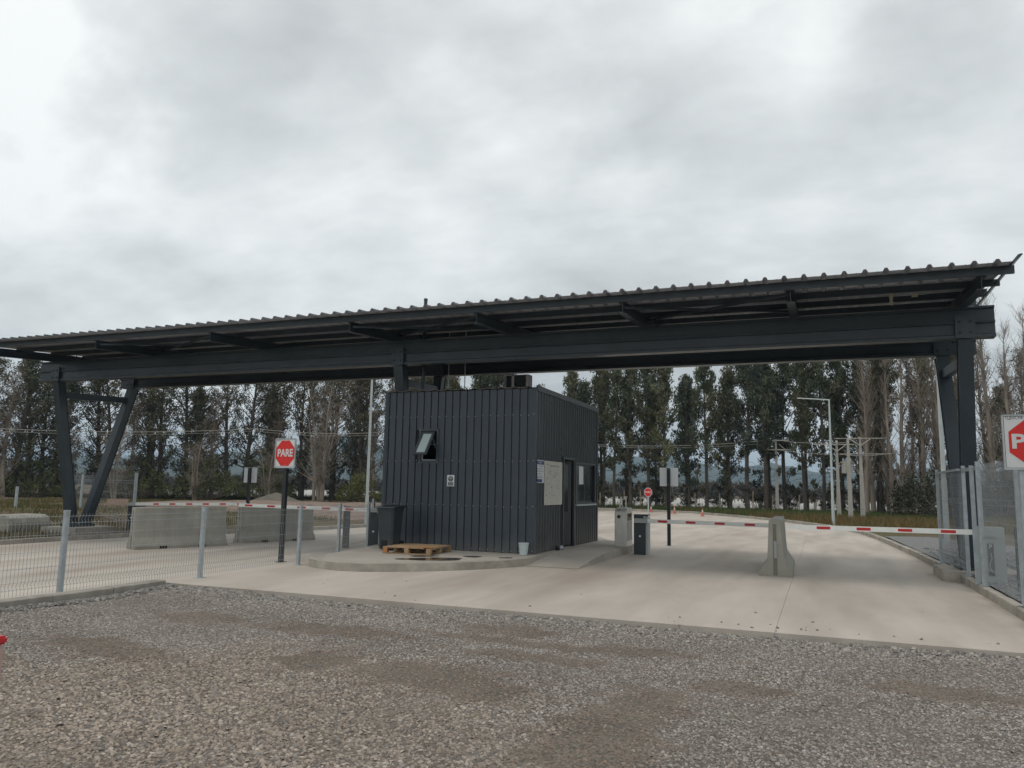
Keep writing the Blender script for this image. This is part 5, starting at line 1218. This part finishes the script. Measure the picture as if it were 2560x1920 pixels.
c = np.where((q.random(len(X)) < .55)[:, None], np.array([[.085, .095, .035]]), np.array([[.17, .125, .06]]))
zz = np.array([gz(x) + .08 + (.25 * min(1, max(0, (-x - 21) / 9)) if y < 40 else 0) for x, y in zip(X, Y)])
blades('left_grass', np.stack([X, Y, zz], 1), c, .06, .26, .014, .22, 14, 7)
# low weeds at the foot of the rear row
n = 1800; X = q.uniform(-34, 22, n); Y = q.uniform(59.0, 62, n)
c = np.tile(np.array([[.045, .060, .026]]), (n, 1)); blades('undergrowth', np.stack([X, Y, np.full(n, .05)], 1), c, .10, .38, .03, .3, 14, 8)
n = 1300; X = q.uniform(-66, -33, n); Y = np.where(X > -46, 65, 65 - (-46 - X) * 1.75) + q.uniform(-3, 2, n)
blades('undergrowth', np.stack([X, Y, np.full(n, .0)], 1), np.tile(np.array([[.060, .058, .034]]), (n, 1)), .15, .55, .03, .3, 16, 9)
# white tree guards in the field behind the trees
mb = []; n = 0; Vs = []; Fs = []
for row in range(9):
    yb = 78 + row * 4.2
    for k in range(150):
        x = -88 + k * .82 + q.uniform(-.12, .12)
        y_ = yb + q.uniform(-.1, .1)
        if q.random() < .14: continue
        h = q.uniform(.5, .72); w = q.uniform(.10, .20); lx = q.uniform(-.06, .06)
        b = len(Vs); Vs += [(x - w, y_ - .06, 0), (x + w, y_ - .06, 0), (x + w, y_ + .06, 0), (x - w, y_ + .06, 0), (x - w * .7 + lx, y_ - .05, h), (x + w * .7 + lx, y_ - .05, h + q.uniform(-.08, .05)), (x + w * .7 + lx, y_ + .05, h), (x - w * .7 + lx, y_ + .05, h)]
        Fs += [(b + i_, b + j_, b + k_, b + l_) for i_, j_, k_, l_ in ((4, 5, 6, 7), (0, 1, 5, 4), (1, 2, 6, 5), (2, 3, 7, 6), (3, 0, 4, 7))]
tag(np_obj('tree_guards', np.array(Vs) + np.array([0, 0, -.16]), np.array(Fs), ['guard']), kind='stuff')
# distant hedge and scrub belt beyond the field
n = 1500; X = q.uniform(-330, 120, n); Y = 215 + q.uniform(-6, 6, n) + .10 * X
Z = q.uniform(.2, 2.6, n) * (.7 + .5 * np.sin(X * .05) ** 2)
V2, F2, K2 = leaves(np.stack([X, Y, Z], 1), np.tile(np.array([[.085, .066, .048]]), (n, 1)), 34, np.full(n, 1.2), 1.0, .30, (0, 0, .5), q)
tag(np_obj('far_scrub', V2, F2, ['leaf'], col=K2), kind='stuff')
# hills
def hill(name, D, prof, base, seed, m='hill'):
    q = random.Random(seed); ang = [a for a, _ in prof]; hs = [h for _, h in prof]; V = []; F = []; nA, nR = 220, 10
    for i_ in range(nA + 1):
        a = ang[0] + (ang[-1] - ang[0]) * i_ / nA; h = float(np.interp(a, ang, hs)); x0, y0 = math.sin(a), math.cos(a)
        h += 2.2 * math.sin(a * 37 + seed) + 1.4 * math.sin(a * 83 + seed * 2) + .9 * math.sin(a * 190)
        for j in range(nR + 1):
            t = j / nR; d = D + t * D * .5; zz = base + (h - base) * math.sin(t * math.pi * .5) ** 1.1 + (3.5 * math.sin(a * 130 + j * 2) + 3 * math.sin(a * 61 - j)) * t * (1 - t) * 2
            V.append((x0 * d, y0 * d, zz * (1 if True else 1)))
        V.append((x0 * D * 2.2, y0 * D * 2.2, base))
    n_ = nR + 2
    for i_ in range(nA):
        for j in range(n_ - 1): a = i_ * n_ + j; F.append((a, a + n_, a + n_ + 1, a + 1))
    o = MB().add(V, F).build(name, m, smooth=True); return tag(o, kind='structure')
# (azimuth from +Y in radians, height): farther blue ridge and lower nearer rise
far = [(-1.25, 30), (-1.0, 26), (-.86, 34), (-.74, 44), (-.66, 60), (-.60, 88), (-.56, 70), (-.50, 44), (-.42, 38), (-.30, 44), (-.24, 52), (-.17, 60), (-.12, 40), (-.06, 46), (.0, 34), (.10, 40), (.25, 34), (.6, 30)]
hill('far_hills', 1150, [(a, h * 1.25) for a, h in far], -6, 3)
hill('near_hills', 620, [(-1.3, 10), (-.9, 12), (-.62, 10), (-.45, 14), (-.30, 17), (-.26, 13), (-.15, 16), (-.10, 10), (-.03, 9), (.1, 15), (.5, 12)], -4, 8)

# soil berm, mound and rubble beyond the left lane
mb = MB(); V = []; F = []; qq = random.Random(3); nx, ny = 26, 14
for j in range(ny + 1):
    for i_ in range(nx + 1):
        u, v = i_ / nx, j / ny; x = -40 + 20 * u + v * 4.5; y = 29 + v * 13 + u * 2; e = min(u, 1 - u, v, 1 - v) * 4; z_ = -.05 + .55 * min(1, e) + qq.uniform(-.05, .05) * min(1, e * 3); V.append((x, y, z_))
F = [(j * (nx + 1) + i_, j * (nx + 1) + i_ + 1, (j + 1) * (nx + 1) + i_ + 1, (j + 1) * (nx + 1) + i_) for j in range(ny) for i_ in range(nx)]
tag(MB().add(V, F).build('soil_berm', 'rubble', smooth=False), kind='structure')
V = [(0, 0, 1.15)]; F = []; nr, na = 6, 22
for r_ in range(1, nr + 1):
    for k in range(na): a = 6.283 * k / na; rr_ = 3.1 * r_ / nr; V.append((rr_ * math.cos(a) * 1.2 + qq.uniform(-.1, .1), rr_ * math.sin(a), 1.15 * (1 - (r_ / nr)) ** .85 + qq.uniform(-.04, .04)))
F = [(0, 1 + k, 1 + (k + 1) % na) for k in range(na)] + [(1 + (r_ - 1) * na + k, 1 + r_ * na + k, 1 + r_ * na + (k + 1) % na, 1 + (r_ - 1) * na + (k + 1) % na) for r_ in range(1, nr) for k in range(na)]
o = MB().add(V, F).build('dirt_mound', 'mound', smooth=True); o.location = (-40.2, 50.5, 0.0); o.scale = (.62, .62, .72); tag(o, 'low pale dirt mound beyond the left lane behind the stop sign post', 'mound')

# ------------------------------------------------------------------ gravel stones of the yard
def stones(name, X, Y, Zf, smin, smax, seed, palette, flat=.62, cfun=None, sfun=None):
    q = np.random.default_rng(seed); n = len(X)
    base = np.array([(-1, -1, -1), (1, -1, -1), (1, 1, -1), (-1, 1, -1), (-1, -1, 1), (1, -1, 1), (1, 1, 1), (-1, 1, 1)], float)
    v = base[None] * (1 + q.uniform(-.42, .30, (n, 8, 3)))
    v[:, 4:, :2] *= q.uniform(.45, .85, (n, 1, 1))
    s = q.uniform(0, 1, n) ** (2.0 if sfun is None else 1.3) * (smax - smin) + smin
    if sfun is not None: s = s * sfun(X, Y)
    v *= (s[:, None] * np.stack([q.uniform(.8, 1.35, n), q.uniform(.6, 1.0, n), q.uniform(flat * .6, flat, n)], 1))[:, None, :]
    # random rotation about z and tilt
    a = q.uniform(0, 6.283, n); t = q.normal(0, .35, n)
    ct, st = np.cos(t)[:, None], np.sin(t)[:, None]; y, z = v[..., 1].copy(), v[..., 2].copy(); v[..., 1] = y * ct - z * st; v[..., 2] = y * st + z * ct
    ca, sa = np.cos(a)[:, None], np.sin(a)[:, None]; x, y = v[..., 0].copy(), v[..., 1].copy(); v[..., 0] = x * ca - y * sa; v[..., 1] = x * sa + y * ca
    Z = Zf(X, Y) + s * .22
    v += np.stack([X, Y, Z], 1)[:, None, :]
    f = np.array([(4, 5, 6, 7), (0, 1, 5, 4), (1, 2, 6, 5), (2, 3, 7, 6), (3, 0, 4, 7)])
    F = (f[None] + (np.arange(n) * 8)[:, None, None]).reshape(-1, 4)
    pal = np.array(palette); ci = q.integers(0, len(pal), n); K = pal[ci] * q.uniform(.78, 1.22, (n, 1))
    if cfun is not None: K = cfun(X, Y, K)
    K = np.repeat(K, 8, 0)
    return tag(np_obj(name, v.reshape(-1, 3), F, ['stone'], col=K, smooth=True), kind='stuff')
YZ = lambda x, y: -0.055 + 0.018 * np.sin(x * 0.9 + y * 0.7) * np.cos(y * 1.3 - x * 0.4) - 0.012 * np.sin(y * 2.1 + x)
PAL = [(.265, .230, .200), (.31, .268, .228), (.20, .180, .165), (.35, .305, .262), (.27, .225, .185), (.23, .21, .197), (.29, .240, .195), (.40, .358, .315)]
def view_ok(X, Y, m=.8):
    fx = -math.sin(YAW); fy = math.cos(YAW); d = X * fx + Y * fy; s = X * fy - Y * fx
    return (d > 3.6) & (np.abs(s) < .70 * d + m)
q = np.random.default_rng(77)
SPOTS = [(-6.9, 5.9, .55, .28), (-6.3, 5.7, .5, .3), (-4.46, 6.35, .35, .4), (-3.3, 6.3, .75, .42), (-2.6, 6.0, .4, .3), (-1.45, 5.2, .38, .95), (-1.3, 6.2, .3, .5), (-1.8, 8.13, .5, .2), (-3.4, 8.6, .55, .3), (-7.2, 7.7, .6, .3), (-.7, 7.0, .4, .2), (-5.2, 7.6, .9, .25), (-2.6, 7.4, .7, .2), (1.0, 7.6, .6, .25), (-7.4, 5.0, .5, .2), (-2.9, 8.0, 1.2, .16)]
def dirt(X, Y):
    r_ = -1.2 + .5 * np.sin(X * 2.7 - Y * 1.9 + 2) * np.sin(X * 1.3 + Y * 3.1)
    for a, b, rx, ry_ in SPOTS: r_ = np.maximum(r_, 1.9 * np.exp(-((X - a) / rx) ** 2 - ((Y - b) / ry_) ** 2) - .35 + .45 * np.sin(X * 9.1 + Y * 4.3) * np.sin(Y * 11.7 - X * 3.3))
    return r_
n = 300000; X = q.uniform(-9.4, 8.5, n); Y = q.uniform(.6, 9.58, n); ok = view_ok(X, Y); X, Y = X[ok], Y[ok]
keep = q.random(len(X)) < np.clip(.98 - .9 * np.clip(dirt(X, Y) - .1, 0, 1), .25, 1); X, Y = X[keep], Y[keep]
def fresh(X, Y):      # 1 where loose beige pebbles lie, 0 where the yard is driven and compacted
    b = .6 + np.minimum(5.35 + (X + 6.9) * 1.05, 7.1) - np.clip(X + 4.5, 0, 4) * .42 + .22 * np.sin(X * 2.3 + 1) + .14 * np.sin(X * 5.7 + Y * 3)
    return np.clip((b - Y) / 2.0, 0, 1) ** 1.3
def edgew(X, Y): return np.clip((Y - 8.75 + .15 * np.sin(X * 3)) / .5, 0, 1)
def yard_col(X, Y, K):
    f = fresh(X, Y)[:, None]; m = K.mean(1, keepdims=True)
    worn = (.55 * K + .45 * m * np.array([[1.045, .995, .955]])) * 1.02
    r_ = np.clip((X + 3.2) / 3.5, 0, 1)[:, None]; near = K * (1 - r_ * .16) * np.array([[1.03, .995, .965]])
    near = near * (1 - r_ * .5) + near.mean(1, keepdims=True) * np.array([[1.05, .995, .95]]) * r_ * .5
    K = worn * (1 - f) + near * f
    K = K * (1 + .10 * np.sin(X * 1.7 + Y * .8) * np.sin(Y * 2.2 - X))[:, None]
    w = np.clip(dirt(X, Y) * .7 + .12, 0, .62)[:, None]; return K * (1 - w) + np.array([[.190, .128, .088]]) * w
stones('gravel_stones', X, Y, YZ, .0068, .0180, 78, PAL, .46, yard_col, lambda x, y: .68 + .22 * np.maximum(fresh(x, y), edgew(x, y) * .6))
n = 2600; X = q.uniform(-9.45, 2.3, n); Y = 9.58 - np.abs(q.normal(0, .28, n)); ok = view_ok(X, Y); stones('edge_stones', X[ok], Y[ok], lambda x, y: YZ(x, y) + .006, .007, .024, 79, [(.22, .21, .195), (.28, .26, .235), (.17, .16, .15), (.35, .32, .28)], .7)
n = 1500; X = -9.50 + np.abs(q.normal(0, .10, n)); Y = q.uniform(4, 9.5, n); stones('edge_stones', X, Y, lambda x, y: YZ(x, y) + .015, .012, .032, 80, [(.21, .20, .185), (.27, .25, .225), (.15, .14, .13)], .7)
n = 420; X = -9.80 + q.normal(0, .035, n); Y = q.uniform(5.2, 9.6, n); stones('edge_stones', X, Y, lambda x, y: x * 0 + .004, .010, .028, 81, [(.13, .105, .085), (.17, .14, .12)], .7)
n = 9000; X = q.uniform(2.5, 8.5, n); Y = q.uniform(9.4, 24, n); stones('strip_stones', X, Y, lambda x, y: x * 0 + .152, .012, .034, 82, [(.17, .17, .17), (.22, .22, .215), (.13, .13, .135), (.27, .265, .26)], .7)
# scattered single stones on the concrete
n = 30; X = np.concatenate([q.uniform(-6, 2, 8), q.uniform(-1.9, .1, 14), q.uniform(-8.5, 1, 8)]); Y = np.concatenate([9.75 + q.uniform(0, .4, 8), 9.95 + q.uniform(-.25, .25, 14), q.uniform(9.8, 13.5, 8)])
sel = ~((X < -5.6) & (Y > 12.2)); stones('loose_stones', X[sel], Y[sel], lambda x, y: x * 0 + .002, .007, .020, 83, [(.16, .15, .14), (.22, .2, .18)], .7)

# ------------------------------------------------------------------ red topped post at the left edge of the yard
rp_ = thing('marker_post', (-2.70, 1.93, -.05), 'faded pink plastic post with bright red cap at the lower left edge', 'post')
MB().box(-2.98, -2.772, 1.86, 2.022, -.05, 1.00).build('post', 'pinkpost', rp_, bevel=.012); MB().box(-2.99, -2.768, 1.85, 2.026, 1.00, 1.03).build('cap', 'red', rp_, bevel=.008); MB().box(-2.772, -2.769, 1.87, 1.955, .45, .95).build('red_panel', 'signred', rp_)

# ------------------------------------------------------------------ haze
HZ = bpy.data.materials.new('haze_air'); HZ.use_nodes = True; t = HZ.node_tree; t.nodes.clear()
pv = t.nodes.new('ShaderNodeVolumePrincipled'); pv.inputs['Color'].default_value = (.58, .77, .95, 1); pv.inputs['Density'].default_value = HAZE_D; pv.inputs['Anisotropy'].default_value = 0.0
mo = t.nodes.new('ShaderNodeOutputMaterial'); t.links.new(pv.outputs[0], mo.inputs['Volume'])
if HAZE_D > 0:
    hz_ = MB().box(-5100, 5100, -820, 6100, -8, 190).build('haze', HZ); tag(hz_, kind='stuff')

# ------------------------------------------------------------------ labels that count along the rows
ONES = ['first', 'second', 'third', 'fourth', 'fifth', 'sixth', 'seventh', 'eighth', 'ninth', 'tenth', 'eleventh', 'twelfth', 'thirteenth', 'fourteenth', 'fifteenth', 'sixteenth', 'seventeenth', 'eighteenth', 'nineteenth']
def ordinal(n):
    if n < 20: return ONES[n - 1]
    t = {2: 'twent', 3: 'thirt', 4: 'fort'}[n // 10]
    return t + 'ieth' if n % 10 == 0 else t + 'y ' + ONES[n % 10 - 1]
def screen_x(o):
    p = M.inverted() @ o.location; return p.x / -p.z
HALF = 1280 / 1926
def count_labels(group, cat_text, where, lo=-HALF, hi=HALF, outside=None):
    obs = sorted([o for o in COL.objects if o.parent is None and o.get('group') == group], key=screen_x)
    ins = [o for o in obs if lo <= screen_x(o) <= hi]
    for k, o in enumerate(ins): o['label'] = f'{cat_text}, {ordinal(k + 1)} {where}'
    for o in obs:
        if o not in ins: o['label'] = outside or f'{cat_text}, just at the picture edge'
BOOTH_R = (1497 - 1280) / 1926
for o in list(COL.objects):
    if o.parent is None and o.get('group') == 'evergreens in the rear row' and screen_x(o) < BOOTH_R: o['group'] = 'evergreens in the rear row behind the booth'
count_labels('evergreens in the rear row', 'slender dark evergreen in the front row of trees', 'to the right of the booth', lo=BOOTH_R)
count_labels('evergreens in the rear row behind the booth', 'slender dark evergreen behind the booth', 'from the left')
count_labels('evergreens of the second row', 'dark evergreen in the second row behind', 'from the left')
count_labels('loose evergreens on the left', 'loose crowned evergreen of the left grove', 'from the left edge')
count_labels('back evergreens on the left', 'evergreen deep inside the left grove', 'from the left edge')
count_labels('bare poplars at the right', 'tall leafless pale poplar', 'right of the evergreens')
count_labels('twiggy brown poplars', 'brown twiggy poplar among the taller bare ones', 'from the left')
count_labels('brown leafless trees on the left', 'brown leafless tree before the left evergreens', 'from the left edge')
count_labels('evergreens behind the poplars', 'dark evergreen behind the bare poplars', 'from the left')
count_labels('saplings under the rear row', 'dark sapling under the rear row', 'from the left')
count_labels('saplings under the left grove', 'dark sapling under the left grove', 'from the left')
count_labels('thin stakes at the field edge', 'thin wooden stake at the field edge', 'from the left')
# trees that stand wholly beside the picture are left out
gone = [o for o in COL.objects if o.parent is None and o.get('label') and (o.get('category') in ('tree', 'sapling') or 'stake' in o['label']) and abs(screen_x(o)) > HALF + .03]
gone += [c for c in COL.objects if c.parent in gone]
for o in gone: bpy.data.objects.remove(o)
